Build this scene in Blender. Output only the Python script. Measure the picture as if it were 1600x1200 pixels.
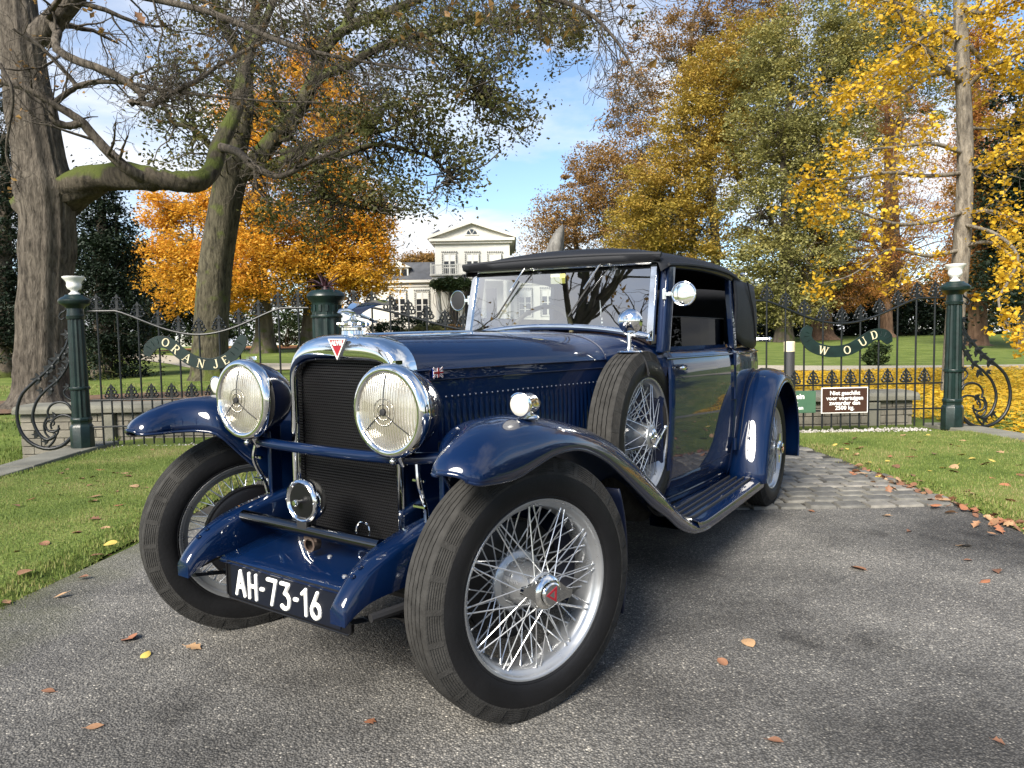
import bpy, math, random
import numpy as np
from math import radians, sin, cos, pi, sqrt, atan2
from mathutils import Vector, Matrix

# ------------------------------------------------------------------ scene, camera, sky, sun, exposure
for o in list(bpy.data.objects): bpy.data.objects.remove(o)
SC = bpy.context.scene
COL = SC.collection
F_PX, PITCH, ROLL, CAM_H = 1094.4, 0.0623, -0.018, 1.12
FWD = Vector((0, cos(PITCH), -sin(PITCH))); UP0 = Vector((0, sin(PITCH), cos(PITCH))); RT0 = Vector((1, 0, 0))
RT = cos(ROLL)*RT0 + sin(ROLL)*UP0
UP = -sin(ROLL)*RT0 + cos(ROLL)*UP0
CAMP = Vector((0, 0, CAM_H))
cd = bpy.data.cameras.new('camera'); cam = bpy.data.objects.new('camera', cd); COL.objects.link(cam)
cd.sensor_width = 36; cd.lens = 36*F_PX/1600; cd.clip_end = 2000; cd.clip_start = 0.05
M = Matrix((RT, UP, -FWD)).transposed().to_4x4(); M.translation = CAMP
cam.matrix_world = M
SC.camera = cam

SUN_AZ, SUN_EL = radians(211), radians(36)     # azimuth measured from +Y towards +X: left and behind the camera
w = bpy.data.worlds.new('World'); SC.world = w; w.use_nodes = True
nt = w.node_tree; N = nt.nodes; LK = nt.links; N.clear()
out = N.new('ShaderNodeOutputWorld'); bg = N.new('ShaderNodeBackground'); bg.inputs['Strength'].default_value = 0.092
LK.new(bg.outputs[0], out.inputs['Surface'])
sky = N.new('ShaderNodeTexSky'); sky.sky_type = 'NISHITA'; sky.sun_disc = False
sky.sun_elevation = SUN_EL; sky.sun_rotation = SUN_AZ; sky.air_density = 1.0; sky.dust_density = 0.3; sky.ozone_density = 3.0
tc = N.new('ShaderNodeTexCoord'); sep = N.new('ShaderNodeSeparateXYZ'); LK.new(tc.outputs['Generated'], sep.inputs[0])
zc = N.new('ShaderNodeMath'); zc.operation = 'MAXIMUM'; LK.new(sep.outputs['Z'], zc.inputs[0]); zc.inputs[1].default_value = 0.0
za = N.new('ShaderNodeMath'); za.operation = 'ADD'; LK.new(zc.outputs[0], za.inputs[0]); za.inputs[1].default_value = 0.22
dx = N.new('ShaderNodeMath'); dx.operation = 'DIVIDE'; LK.new(sep.outputs['X'], dx.inputs[0]); LK.new(za.outputs[0], dx.inputs[1])
dy = N.new('ShaderNodeMath'); dy.operation = 'DIVIDE'; LK.new(sep.outputs['Y'], dy.inputs[0]); LK.new(za.outputs[0], dy.inputs[1])
cmb = N.new('ShaderNodeCombineXYZ'); LK.new(dx.outputs[0], cmb.inputs[0]); LK.new(dy.outputs[0], cmb.inputs[1]); cmb.inputs[2].default_value = 2.3
nz = N.new('ShaderNodeTexNoise'); nz.inputs['Scale'].default_value = 1.15; nz.inputs['Detail'].default_value = 9; nz.inputs['Roughness'].default_value = 0.56
nz.inputs['Distortion'].default_value = 0.25
LK.new(cmb.outputs[0], nz.inputs['Vector'])
rp = N.new('ShaderNodeValToRGB'); rp.color_ramp.elements[0].position = 0.47; rp.color_ramp.elements[1].position = 0.65
hz = N.new('ShaderNodeMapRange'); hz.inputs['From Min'].default_value = 0.0; hz.inputs['From Max'].default_value = 0.30; hz.inputs['To Min'].default_value = 0.12; hz.inputs['To Max'].default_value = 0.0
LK.new(sep.outputs['Z'], hz.inputs['Value']); hs = N.new('ShaderNodeMath'); hs.operation = 'ADD'; LK.new(nz.outputs['Fac'], hs.inputs[0]); LK.new(hz.outputs[0], hs.inputs[1])
LK.new(hs.outputs[0], rp.inputs[0])
# cloud brightness varies with a second noise so the clouds have grey undersides
nz2 = N.new('ShaderNodeTexNoise'); nz2.inputs['Scale'].default_value = 2.6; nz2.inputs['Detail'].default_value = 6
LK.new(cmb.outputs[0], nz2.inputs['Vector'])
rp2 = N.new('ShaderNodeValToRGB'); rp2.color_ramp.elements[0].position = 0.3; rp2.color_ramp.elements[0].color = (4.1, 4.3, 4.8, 1)
rp2.color_ramp.elements[1].position = 0.62; rp2.color_ramp.elements[1].color = (5.7, 5.7, 5.7, 1)
LK.new(nz2.outputs['Fac'], rp2.inputs[0])
mx = N.new('ShaderNodeMixRGB'); LK.new(rp.outputs['Color'], mx.inputs['Fac']); LK.new(sky.outputs[0], mx.inputs['Color1']); LK.new(rp2.outputs['Color'], mx.inputs['Color2'])
LK.new(mx.outputs[0], bg.inputs['Color'])

sd = bpy.data.lights.new('sun', 'SUN'); sd.energy = 4.4; sd.angle = radians(27); sd.color = (1.0, 0.93, 0.82)
sun = bpy.data.objects.new('sun', sd); COL.objects.link(sun)
SUN_DIR = Vector((sin(SUN_AZ)*cos(SUN_EL), cos(SUN_AZ)*cos(SUN_EL), sin(SUN_EL)))
sun.rotation_euler = SUN_DIR.to_track_quat('Z', 'Y').to_euler(); sun.location = (-20, -20, 30)
SC.view_settings.view_transform = 'Standard'; SC.view_settings.look = 'None'; SC.view_settings.gamma = 1
SC.view_settings.exposure = 1.3; SC.view_settings.use_curve_mapping = False
SC.render.engine = 'CYCLES'
SC.cycles.max_bounces = 6; SC.cycles.diffuse_bounces = 3; SC.cycles.glossy_bounces = 4; SC.cycles.transmission_bounces = 3; SC.cycles.transparent_max_bounces = 8; SC.cycles.sample_clamp_indirect = 4
SC.cycles.caustics_reflective = False; SC.cycles.caustics_refractive = False

# ------------------------------------------------------------------ helpers
RNG = np.random.default_rng(7)
def ray(px, py): return FWD + RT*((px-800)/F_PX) - UP*((py-600)/F_PX)
def at(px, py, Y):
    d = ray(px, py); return CAMP + d*(Y/d.y)
def zt(Y):
    s = np.clip((np.asarray(Y, float)-11)/55, 0, 1); return s*s*(3-2*s)
def tag(o, label=None, cat=None, group=None, kind=None):
    if label: o['label'] = label
    if cat: o['category'] = cat
    if group: o['group'] = group
    if kind: o['kind'] = kind
    return o
def link(name, me, parent=None, loc=None):
    o = bpy.data.objects.new(name, me); COL.objects.link(o)
    if parent is not None: o.parent = parent
    if loc is not None: o.location = loc
    return o
def empty(name, loc=(0,0,0), rz=0, parent=None):
    o = bpy.data.objects.new(name, None); COL.objects.link(o); o.location = loc; o.rotation_euler = (0,0,rz); o.empty_display_size = .2
    if parent is not None: o.parent = parent
    return o
def copy_tree(o, parent=None):
    c = o.copy(); COL.objects.link(c); c.parent = parent
    for ch in list(o.children): copy_tree(ch, c)
    return c
def fast_mesh(name, V, Fc, mat, smooth=False):
    """V (n,3), Fc (m,k) arrays with k constant"""
    V = np.asarray(V, np.float32); Fc = np.asarray(Fc, np.int32); k = Fc.shape[1]; m = len(Fc)
    me = bpy.data.meshes.new(name); me.vertices.add(len(V)); me.vertices.foreach_set('co', V.ravel())
    me.loops.add(m*k); me.loops.foreach_set('vertex_index', Fc.ravel())
    me.polygons.add(m); me.polygons.foreach_set('loop_start', np.arange(m, dtype=np.int32)*k)
    me.polygons.foreach_set('use_smooth', np.full(m, smooth))
    me.update(calc_edges=True); me.validate()
    if mat: me.materials.append(mat)
    return me
class MB:
    def __init__(s): s.v = []; s.f = []
    def add(s, V, Fc):
        b = len(s.v); s.v += [tuple(map(float, p)) for p in V]; s.f += [tuple(int(i)+b for i in q) for q in Fc]; return s
    def box(s, c, size, R=None):
        hx, hy, hz = size[0]/2, size[1]/2, size[2]/2
        V = [Vector((x*hx, y*hy, z*hz)) for x in (-1,1) for y in (-1,1) for z in (-1,1)]
        if R is not None: V = [R @ p for p in V]
        c = Vector(c); V = [p+c for p in V]
        return s.add(V, [(0,1,3,2),(4,6,7,5),(0,4,5,1),(2,3,7,6),(0,2,6,4),(1,5,7,3)])
    def bbox(s, lo, hi):
        return s.box([(a+b)/2 for a, b in zip(lo, hi)], [abs(b-a) for a, b in zip(lo, hi)])
    def tube(s, P, r, sides=8, cap=True, closed=False, flat=None):
        P = [Vector(p) for p in P]; n = len(P)
        if not hasattr(r, '__len__'): r = [r]*n
        V = []; ref = None
        for i in range(n):
            a = P[(i-1) % n] if (closed or i > 0) else P[i]; b = P[(i+1) % n] if (closed or i < n-1) else P[i]
            t = (b-a)
            t = t.normalized() if t.length > 1e-9 else Vector((0,0,1))
            if ref is None:
                ref = Vector((0,0,1)) if abs(t.z) < .9 else Vector((1,0,0))
            u = (ref - t*ref.dot(t))
            if u.length < 1e-4: u = t.orthogonal()
            u.normalize(); w_ = t.cross(u); ref = u
            for k in range(sides):
                an = 2*pi*k/sides
                V.append(P[i] + u*(cos(an)*r[i]) + w_*(sin(an)*r[i]*(flat or 1)))
        Fc = []
        for i in range(n if closed else n-1):
            j = (i+1) % n
            for k in range(sides):
                l = (k+1) % sides
                Fc.append((i*sides+k, i*sides+l, j*sides+l, j*sides+k))
        if cap and not closed:
            Fc.append(tuple(reversed(range(sides)))); Fc.append(tuple((n-1)*sides+k for k in range(sides)))
        return s.add(V, Fc)
    def lathe(s, prof, o=(0,0,0), ax=(0,0,1), segs=32, cap=False, xdir=None, a0=0, a1=2*pi):
        ax = Vector(ax).normalized(); u = Vector(xdir).normalized() if xdir else ax.orthogonal().normalized(); w_ = ax.cross(u); o = Vector(o)
        full = abs(a1-a0-2*pi) < 1e-6; m = segs if full else segs+1
        V = []
        for (r, h) in prof:
            for k in range(m):
                an = a0+(a1-a0)*k/segs; V.append(o + ax*h + (u*cos(an)+w_*sin(an))*r)
        Fc = []
        for i in range(len(prof)-1):
            for k in range(segs):
                l = (k+1) % m
                Fc.append((i*m+k, i*m+l, (i+1)*m+l, (i+1)*m+k))
        if cap:
            Fc.append(tuple(reversed(range(m)))); Fc.append(tuple((len(prof)-1)*m+k for k in range(m)))
        return s.add(V, Fc)
    def grid(s, G, closeu=False, closev=False):
        n = len(G); m = len(G[0]); V = [p for row in G for p in row]; Fc = []
        for i in range(n if closeu else n-1):
            for j in range(m if closev else m-1):
                i2 = (i+1) % n; j2 = (j+1) % m
                Fc.append((i*m+j, i2*m+j, i2*m+j2, i*m+j2))
        return s.add(V, Fc)
    def prism(s, poly, d, o=None, ux=None, uy=None):
        """poly list of 2D points (or 3D), extruded by vector d"""
        if o is not None:
            o = Vector(o); ux = Vector(ux); uy = Vector(uy); P = [o+ux*a+uy*b for a, b in poly]
        else: P = [Vector(p) for p in poly]
        d = Vector(d); n = len(P); V = P + [p+d for p in P]
        Fc = [tuple(reversed(range(n))), tuple(range(n, 2*n))] + [(i, (i+1) % n, n+(i+1) % n, n+i) for i in range(n)]
        return s.add(V, Fc)
    def ball(s, c, r, segs=10, rings=6):
        if not hasattr(r, '__len__'): r = (r,r,r)
        V = []; Fc = []
        for i in range(rings+1):
            t = pi*i/rings
            for k in range(segs):
                a = 2*pi*k/segs; V.append((c[0]+r[0]*sin(t)*cos(a), c[1]+r[1]*sin(t)*sin(a), c[2]+r[2]*cos(t)))
        for i in range(rings):
            for k in range(segs):
                l = (k+1) % segs; Fc.append((i*segs+k, (i+1)*segs+k, (i+1)*segs+l, i*segs+l))
        return s.add(V, Fc)
    def mesh(s, name, mat, smooth=True, ang=40, fixn=True, weld=True):
        me = bpy.data.meshes.new(name); me.from_pydata(s.v, [], s.f); 
        import bmesh
        bm = bmesh.new(); bm.from_mesh(me)
        if weld: bmesh.ops.remove_doubles(bm, verts=bm.verts, dist=1e-5)
        if fixn: bmesh.ops.recalc_face_normals(bm, faces=bm.faces)
        bm.to_mesh(me); bm.free()
        if mat:
            me.materials.append(mat)
        if smooth:
            me.polygons.foreach_set('use_smooth', [True]*len(me.polygons)); me.set_sharp_from_angle(angle=radians(ang))
        me.update(); return me
    def build(s, name, mat, parent=None, smooth=True, ang=40, fixn=True, bevel=0, solid=0, subsurf=0, loc=None):
        o = link(name, s.mesh(name, mat, smooth, ang, fixn), parent, loc)
        if subsurf:
            m = o.modifiers.new('subsurf', 'SUBSURF'); m.levels = m.render_levels = subsurf
        if solid:
            m = o.modifiers.new('solid', 'SOLIDIFY'); m.thickness = solid; m.offset = 0
        if bevel:
            m = o.modifiers.new('bevel', 'BEVEL'); m.width = bevel; m.segments = 2; m.limit_method = 'ANGLE'; m.angle_limit = radians(35)
        return o
def spline(P, n):
    """Catmull-Rom resample of points to n"""
    P = [np.array(p, float) for p in P]; P = [2*P[0]-P[1]] + P + [2*P[-1]-P[-2]]; m = len(P)-3; R_ = []
    for k in range(n):
        t = k/(n-1)*m; i = min(int(t), m-1); t -= i; a, b, c, d = P[i:i+4]
        R_.append(.5*((2*b)+(c-a)*t+(2*a-5*b+4*c-d)*t*t+(3*b-a-3*c+d)*t**3))
    return R_
def interp(x, tab):
    xs = [a for a, _ in tab]; ys = [b for _, b in tab]
    if xs[0] > xs[-1]: xs = xs[::-1]; ys = ys[::-1]
    return float(np.interp(x, xs, ys))

# ------------------------------------------------------------------ materials
def newmat(name):
    m = bpy.data.materials.new(name); m.use_nodes = True; n = m.node_tree.nodes; return m, n, m.node_tree.links, n['Principled BSDF']
def mat(name, c, rough=.5, metal=0, spec=.5, coat=0, coat_r=.03, bump=0, bscale=50, vary=0, vscale=3, emit=None, coords='Object', rvary=0):
    m, n, l, b = newmat(name)
    b.inputs['Base Color'].default_value = (*c, 1); b.inputs['Roughness'].default_value = rough; b.inputs['Metallic'].default_value = metal
    b.inputs['Specular IOR Level'].default_value = spec; b.inputs['Coat Weight'].default_value = coat; b.inputs['Coat Roughness'].default_value = coat_r
    if vary or bump or rvary: t = n.new('ShaderNodeTexCoord')
    if vary or rvary:
        z = n.new('ShaderNodeTexNoise'); z.inputs['Scale'].default_value = vscale; z.inputs['Detail'].default_value = 6; l.new(t.outputs[coords], z.inputs['Vector'])
    if vary:
        r = n.new('ShaderNodeValToRGB'); r.color_ramp.elements[0].position = .3; r.color_ramp.elements[1].position = .7
        r.color_ramp.elements[0].color = (*[x*(1-vary) for x in c], 1); r.color_ramp.elements[1].color = (*[min(1, x*(1+vary)) for x in c], 1)
        l.new(z.outputs['Fac'], r.inputs[0]); l.new(r.outputs[0], b.inputs['Base Color'])
    if rvary:
        mr = n.new('ShaderNodeMapRange'); mr.inputs['To Min'].default_value = max(0, rough-rvary); mr.inputs['To Max'].default_value = rough+rvary
        mr.inputs['From Min'].default_value = .3; mr.inputs['From Max'].default_value = .7; l.new(z.outputs['Fac'], mr.inputs['Value']); l.new(mr.outputs[0], b.inputs['Roughness'])
    if bump:
        z2 = n.new('ShaderNodeTexNoise'); z2.inputs['Scale'].default_value = bscale; z2.inputs['Detail'].default_value = 5; l.new(t.outputs[coords], z2.inputs['Vector'])
        bp = n.new('ShaderNodeBump'); bp.inputs['Strength'].default_value = bump; bp.inputs['Distance'].default_value = .01; l.new(z2.outputs['Fac'], bp.inputs['Height']); l.new(bp.outputs[0], b.inputs['Normal'])
    return m
def ramp(n, stops):
    r = n.new('ShaderNodeValToRGB'); e = r.color_ramp.elements
    while len(e) < len(stops): e.new(.5)
    for i, (p, c) in enumerate(stops): e[i].position = p; e[i].color = (*c, 1)
    return r
def leafmat(name, cols, trans=.35, scale=.25, rough=.6):
    """leaf colours: random per leaf, drifting over the crown with a large noise"""
    m, n, l, b = newmat(name)
    g = n.new('ShaderNodeNewGeometry'); t = n.new('ShaderNodeTexCoord'); z = n.new('ShaderNodeTexNoise'); z.inputs['Scale'].default_value = scale; z.inputs['Detail'].default_value = 3
    l.new(t.outputs['Object'], z.inputs['Vector'])
    a = n.new('ShaderNodeMath'); a.operation = 'MULTIPLY_ADD'; l.new(g.outputs['Random Per Island'], a.inputs[0]); a.inputs[1].default_value = .5
    s = n.new('ShaderNodeMath'); s.operation = 'MULTIPLY_ADD'; l.new(z.outputs['Fac'], s.inputs[0]); s.inputs[1].default_value = 1.6; s.inputs[2].default_value = -.55
    l.new(s.outputs[0], a.inputs[2])
    k = len(cols); r = ramp(n, [(i/(k-1), c) for i, c in enumerate(cols)]); l.new(a.outputs[0], r.inputs[0])
    l.new(r.outputs[0], b.inputs['Base Color']); b.inputs['Roughness'].default_value = rough; b.inputs['Specular IOR Level'].default_value = .25
    tr = n.new('ShaderNodeBsdfTranslucent'); l.new(r.outputs[0], tr.inputs['Color']); mix = n.new('ShaderNodeMixShader'); mix.inputs[0].default_value = trans
    l.new(b.outputs[0], mix.inputs[1]); l.new(tr.outputs[0], mix.inputs[2]); l.new(mix.outputs[0], n['Material Output'].inputs['Surface'])
    return m
def barkmat(name, c1, c2, moss=0, scale=9, mosscol=(.07,.085,.02)):
    m, n, l, b = newmat(name)
    t = n.new('ShaderNodeTexCoord'); mp = n.new('ShaderNodeMapping'); mp.inputs['Scale'].default_value = (1,1,.26); l.new(t.outputs['Object'], mp.inputs['Vector'])
    z = n.new('ShaderNodeTexNoise'); z.inputs['Scale'].default_value = scale; z.inputs['Detail'].default_value = 12; z.inputs['Roughness'].default_value = .66; z.inputs['Distortion'].default_value = .3; l.new(mp.outputs[0], z.inputs['Vector'])
    r = ramp(n, [(.32, c1), (.62, c2)]); l.new(z.outputs['Fac'], r.inputs[0])
    z3 = n.new('ShaderNodeTexNoise'); z3.inputs['Scale'].default_value = 1.3; z3.inputs['Detail'].default_value = 4; l.new(t.outputs['Object'], z3.inputs['Vector'])
    mxx = n.new('ShaderNodeMixRGB'); mxx.blend_type = 'MULTIPLY'; mxx.inputs[0].default_value = .6; r3 = ramp(n, [(.3, (.6,.58,.55)), (.7, (1.2,1.2,1.15))]); l.new(z3.outputs['Fac'], r3.inputs[0])
    l.new(r.outputs[0], mxx.inputs[1]); l.new(r3.outputs[0], mxx.inputs[2]); outc = mxx.outputs[0]
    if moss:
        g = n.new('ShaderNodeNewGeometry'); sp = n.new('ShaderNodeSeparateXYZ'); l.new(g.outputs['Normal'], sp.inputs[0])
        z2 = n.new('ShaderNodeTexNoise'); z2.inputs['Scale'].default_value = 2.2; z2.inputs['Detail'].default_value = 7; l.new(t.outputs['Object'], z2.inputs['Vector'])
        ad = n.new('ShaderNodeMath'); ad.operation = 'MULTIPLY_ADD'; l.new(sp.outputs['Z'], ad.inputs[0]); ad.inputs[1].default_value = .28; l.new(z2.outputs['Fac'], ad.inputs[2])
        rm = ramp(n, [(.62-.25*moss, (0,0,0)), (.75-.2*moss, (1,1,1))]); l.new(ad.outputs[0], rm.inputs[0])
        m2 = n.new('ShaderNodeMixRGB'); l.new(rm.outputs[0], m2.inputs[0]); l.new(outc, m2.inputs[1]); m2.inputs[2].default_value = (*mosscol, 1); outc = m2.outputs[0]
    l.new(outc, b.inputs['Base Color']); b.inputs['Roughness'].default_value = .9; b.inputs['Specular IOR Level'].default_value = .2
    bp = n.new('ShaderNodeBump'); bp.inputs['Strength'].default_value = 1.0; bp.inputs['Distance'].default_value = .07; l.new(z.outputs['Fac'], bp.inputs['Height']); l.new(bp.outputs[0], b.inputs['Normal'])
    return m
PAINT = mat('blue_coach_paint', (.0009,.0078,.034), rough=.4, spec=.08, coat=1, coat_r=.012, vary=.15, vscale=2, bump=.02, bscale=6)
DARKPAINT = mat('blue_underside', (.002,.006,.025), rough=.45)
CHROME = mat('chrome', (.82,.82,.80), rough=.06, metal=1, rvary=.03, vscale=6)
STEEL = mat('painted_silver', (.42,.43,.44), rough=.32, metal=.75, rvary=.08, vscale=20)
SPOKEM = mat('spoke_silver', (.55,.56,.57), rough=.3, metal=.8)
BLACK = mat('black_enamel', (.004,.004,.005), rough=.35, spec=.3)
BLACKM = mat('black_frame', (.012,.012,.013), rough=.55)
RUBBER = mat('tyre_rubber', (.0065,.0065,.0072), rough=.55, spec=.25, vary=.35, vscale=8, bump=.12, bscale=90)
TREAD = mat('worn_tread', (.034,.033,.031), rough=.9, spec=.12, vary=.3, vscale=25, bump=.3, bscale=140)
FABRIC = mat('hood_fabric', (.010,.011,.014), rough=.6, spec=.3, vary=.2, vscale=4, bump=.25, bscale=260)
GATEM = mat('gate_green_paint', (.006,.016,.014), rough=.38, spec=.4, coat=.15, coat_r=.2, vary=.4, vscale=9, bump=.08, bscale=40)
IRON = mat('black_iron', (.007,.009,.010), rough=.42, spec=.4, vary=.3, vscale=12)
WHITE = mat('white_paint', (.78,.77,.73), rough=.5, vary=.06, vscale=5)
CREAM = mat('cream_lettering', (.62,.55,.36), rough=.5)
RED = mat('red_enamel', (.24,.012,.02), rough=.25, coat=.5)
INTERIOR = mat('dark_interior', (.012,.011,.010), rough=.8)
WOODTRIM = mat('wood_trim', (.12,.045,.018), rough=.35, vary=.3, vscale=20)
STONE = mat('sandstone', (.17,.155,.125), rough=.9, vary=.3, vscale=4, bump=.5, bscale=30)
SLAB = mat('slab_stone', (.155,.15,.12), rough=.92, vary=.28, vscale=2.5, bump=.4, bscale=35)
def glassmat(name, tint=(.9,.95,.93), base=.05, gain=1.0, rough=0.0, ior=1.5):
    m, n, l, b = newmat(name); n.remove(b)
    fr = n.new('ShaderNodeFresnel'); fr.inputs['IOR'].default_value = ior; ma = n.new('ShaderNodeMath'); ma.operation = 'MULTIPLY_ADD'; ma.use_clamp = True
    l.new(fr.outputs[0], ma.inputs[0]); ma.inputs[1].default_value = gain; ma.inputs[2].default_value = base
    tr = n.new('ShaderNodeBsdfTransparent'); tr.inputs[0].default_value = (*tint, 1); gl = n.new('ShaderNodeBsdfGlossy'); gl.inputs['Roughness'].default_value = rough
    mix = n.new('ShaderNodeMixShader'); l.new(ma.outputs[0], mix.inputs[0]); l.new(tr.outputs[0], mix.inputs[1]); l.new(gl.outputs[0], mix.inputs[2])
    l.new(mix.outputs[0], n['Material Output'].inputs['Surface']); return m
GLASS = glassmat('windscreen_glass', (.7,.75,.73), base=.31, gain=1.6)
SIDEGLASS = glassmat('side_glass', (.08,.09,.085), base=.0, gain=.3)
# ------------------------------------------------------------------ ground
def zg(X, Y):
    X = np.asarray(X, float); Y = np.asarray(Y, float)
    z = zt(Y) - .02
    def sm(a, b, x):
        s = np.clip((x-a)/(b-a), 0, 1); return s*s*(3-2*s)
    dl = sm(-4.85, -5.7, X)*(1-sm(8.4, 10.5, Y))*sm(-3, 1, Y)
    dr = sm(5.5, 6.3, X)*(1-sm(8.2, 9.5, Y))*sm(-3, 1, Y)
    return z - .42*dl - .22*dr + .03*np.sin(X*.35)*np.sin(Y*.22+1)*np.clip((Y-12)/10, 0, 1)
def lawnmat():
    m, n, l, b = newmat('lawn_turf')
    t = n.new('ShaderNodeTexCoord'); z = n.new('ShaderNodeTexNoise'); z.inputs['Scale'].default_value = 1.2; z.inputs['Detail'].default_value = 10; z.inputs['Roughness'].default_value = .7; l.new(t.outputs['Object'], z.inputs['Vector'])
    r = ramp(n, [(.3, (.065,.095,.02)), (.5, (.115,.155,.033)), (.68, (.18,.205,.058))]); l.new(z.outputs['Fac'], r.inputs[0]); l.new(r.outputs[0], b.inputs['Base Color'])
    b.inputs['Roughness'].default_value = .9; b.inputs['Specular IOR Level'].default_value = .15
    z2 = n.new('ShaderNodeTexNoise'); z2.inputs['Scale'].default_value = 60; z2.inputs['Detail'].default_value = 4; l.new(t.outputs['Object'], z2.inputs['Vector'])
    bp = n.new('ShaderNodeBump'); bp.inputs['Strength'].default_value = .8; bp.inputs['Distance'].default_value = .03; l.new(z2.outputs['Fac'], bp.inputs['Height']); l.new(bp.outputs[0], b.inputs['Normal'])
    return m
LAWN = lawnmat()
def asphaltmat():
    m, n, l, b = newmat('worn_asphalt')
    t = n.new('ShaderNodeTexCoord')
    z = n.new('ShaderNodeTexNoise'); z.inputs['Scale'].default_value = .9; z.inputs['Detail'].default_value = 8; z.inputs['Roughness'].default_value = .6; l.new(t.outputs['Object'], z.inputs['Vector'])
    base = ramp(n, [(.36, (.09,.087,.082)), (.5, (.16,.155,.145)), (.62, (.225,.217,.20))]); l.new(z.outputs['Fac'], base.inputs[0])
    v = n.new('ShaderNodeTexVoronoi'); v.inputs['Scale'].default_value = 150; l.new(t.outputs['Object'], v.inputs['Vector'])
    # stones: random brightness per cell
    rs = ramp(n, [(0, (.6,.6,.6)), (.55, (.95,.95,.95)), (.9, (1.2,1.18,1.14)), (.98, (1.9,1.85,1.75)), (1, (3.0,2.9,2.7))]); sepc = n.new('ShaderNodeSeparateColor'); l.new(v.outputs['Color'], sepc.inputs[0]); l.new(sepc.outputs[0], rs.inputs[0])
    gap = ramp(n, [(.30, (1,1,1)), (.62, (.32,.32,.32))]); l.new(v.outputs['Distance'], gap.inputs[0])
    m1 = n.new('ShaderNodeMixRGB'); m1.blend_type = 'MULTIPLY'; m1.inputs[0].default_value = 1; l.new(base.outputs[0], m1.inputs[1]); l.new(rs.outputs[0], m1.inputs[2])
    m2 = n.new('ShaderNodeMixRGB'); m2.blend_type = 'MULTIPLY'; m2.inputs[0].default_value = .8; l.new(m1.outputs[0], m2.inputs[1]); l.new(gap.outputs[0], m2.inputs[2])
    # damp, dirty blotches
    z3 = n.new('ShaderNodeTexNoise'); z3.inputs['Scale'].default_value = 1.25; z3.inputs['Detail'].default_value = 9; z3.inputs['Roughness'].default_value = .62; l.new(t.outputs['Object'], z3.inputs['Vector'])
    d = ramp(n, [(.34, (1.22,1.21,1.2)), (.52, (1,1,1)), (.60, (.80,.80,.80)), (.66, (.46,.46,.46))]); l.new(z3.outputs['Fac'], d.inputs[0])
    m3 = n.new('ShaderNodeMixRGB'); m3.blend_type = 'MULTIPLY'; m3.inputs[0].default_value = 1; l.new(m2.outputs[0], m3.inputs[1]); l.new(d.outputs[0], m3.inputs[2])
    # algae along the left border
    sp = n.new('ShaderNodeSeparateXYZ'); l.new(t.outputs['Object'], sp.inputs[0])
    z4 = n.new('ShaderNodeTexNoise'); z4.inputs['Scale'].default_value = 3; z4.inputs['Detail'].default_value = 6; l.new(t.outputs['Object'], z4.inputs['Vector'])
    ad = n.new('ShaderNodeMath'); ad.operation = 'MULTIPLY_ADD'; l.new(z4.outputs['Fac'], ad.inputs[0]); ad.inputs[1].default_value = .9; l.new(sp.outputs['X'], ad.inputs[2])
    al = ramp(n, [(.0, (.5,.5,.5)), (.0, (.5,.5,.5)), (1, (0,0,0))]); mr = n.new('ShaderNodeMapRange'); mr.inputs['From Min'].default_value = -1.85; mr.inputs['From Max'].default_value = -1.35; l.new(ad.outputs[0], mr.inputs['Value']); l.new(mr.outputs[0], al.inputs[0])
    m4 = n.new('ShaderNodeMixRGB'); l.new(al.outputs[0], m4.inputs[0]); l.new(m3.outputs[0], m4.inputs[1]); m4.inputs[2].default_value = (.085,.09,.035,1)
    l.new(m4.outputs[0], b.inputs['Base Color']); b.inputs['Roughness'].default_value = .82; b.inputs['Specular IOR Level'].default_value = .3
    bp = n.new('ShaderNodeBump'); bp.inputs['Strength'].default_value = .7; bp.inputs['Distance'].default_value = .006; bp.invert = True; l.new(v.outputs['Distance'], bp.inputs['Height']); l.new(bp.outputs[0], b.inputs['Normal'])
    return m
ASPHALT = asphaltmat()
def gravelmat(name, c1, c2, scale=45):
    m, n, l, b = newmat(name); t = n.new('ShaderNodeTexCoord'); v = n.new('ShaderNodeTexVoronoi'); v.inputs['Scale'].default_value = scale; l.new(t.outputs['Object'], v.inputs['Vector'])
    sepc = n.new('ShaderNodeSeparateColor'); l.new(v.outputs['Color'], sepc.inputs[0]); r = ramp(n, [(0, c1), (1, c2)]); l.new(sepc.outputs[0], r.inputs[0])
    l.new(r.outputs[0], b.inputs['Base Color']); b.inputs['Roughness'].default_value = .9
    bp = n.new('ShaderNodeBump'); bp.inputs['Strength'].default_value = .6; bp.inputs['Distance'].default_value = .01; bp.invert = True; l.new(v.outputs['Distance'], bp.inputs['Height']); l.new(bp.outputs[0], b.inputs['Normal'])
    return m
GRAVEL = gravelmat('path_gravel', (.22,.19,.14), (.40,.36,.28), 30)
MULCH = gravelmat('leaf_mulch', (.06,.035,.018), (.16,.09,.045), 25)
xs = np.concatenate([np.linspace(-170,-30,15), np.linspace(-28,-7,22), np.linspace(-6.6,7.4,36), np.linspace(8,30,22), np.linspace(33,170,15)])
ys = np.concatenate([np.linspace(-120,-10,12), np.linspace(-8,16,49), np.linspace(17,70,54), np.linspace(75,260,14)])
GX, GY = np.meshgrid(xs, ys); GZ = zg(GX, GY)
Vg = np.stack([GX, GY, GZ], -1).reshape(-1,3); nx = len(xs)
Fg = np.array([(j*nx+i, j*nx+i+1, (j+1)*nx+i+1, (j+1)*nx+i) for j in range(len(ys)-1) for i in range(nx-1)])
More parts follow.
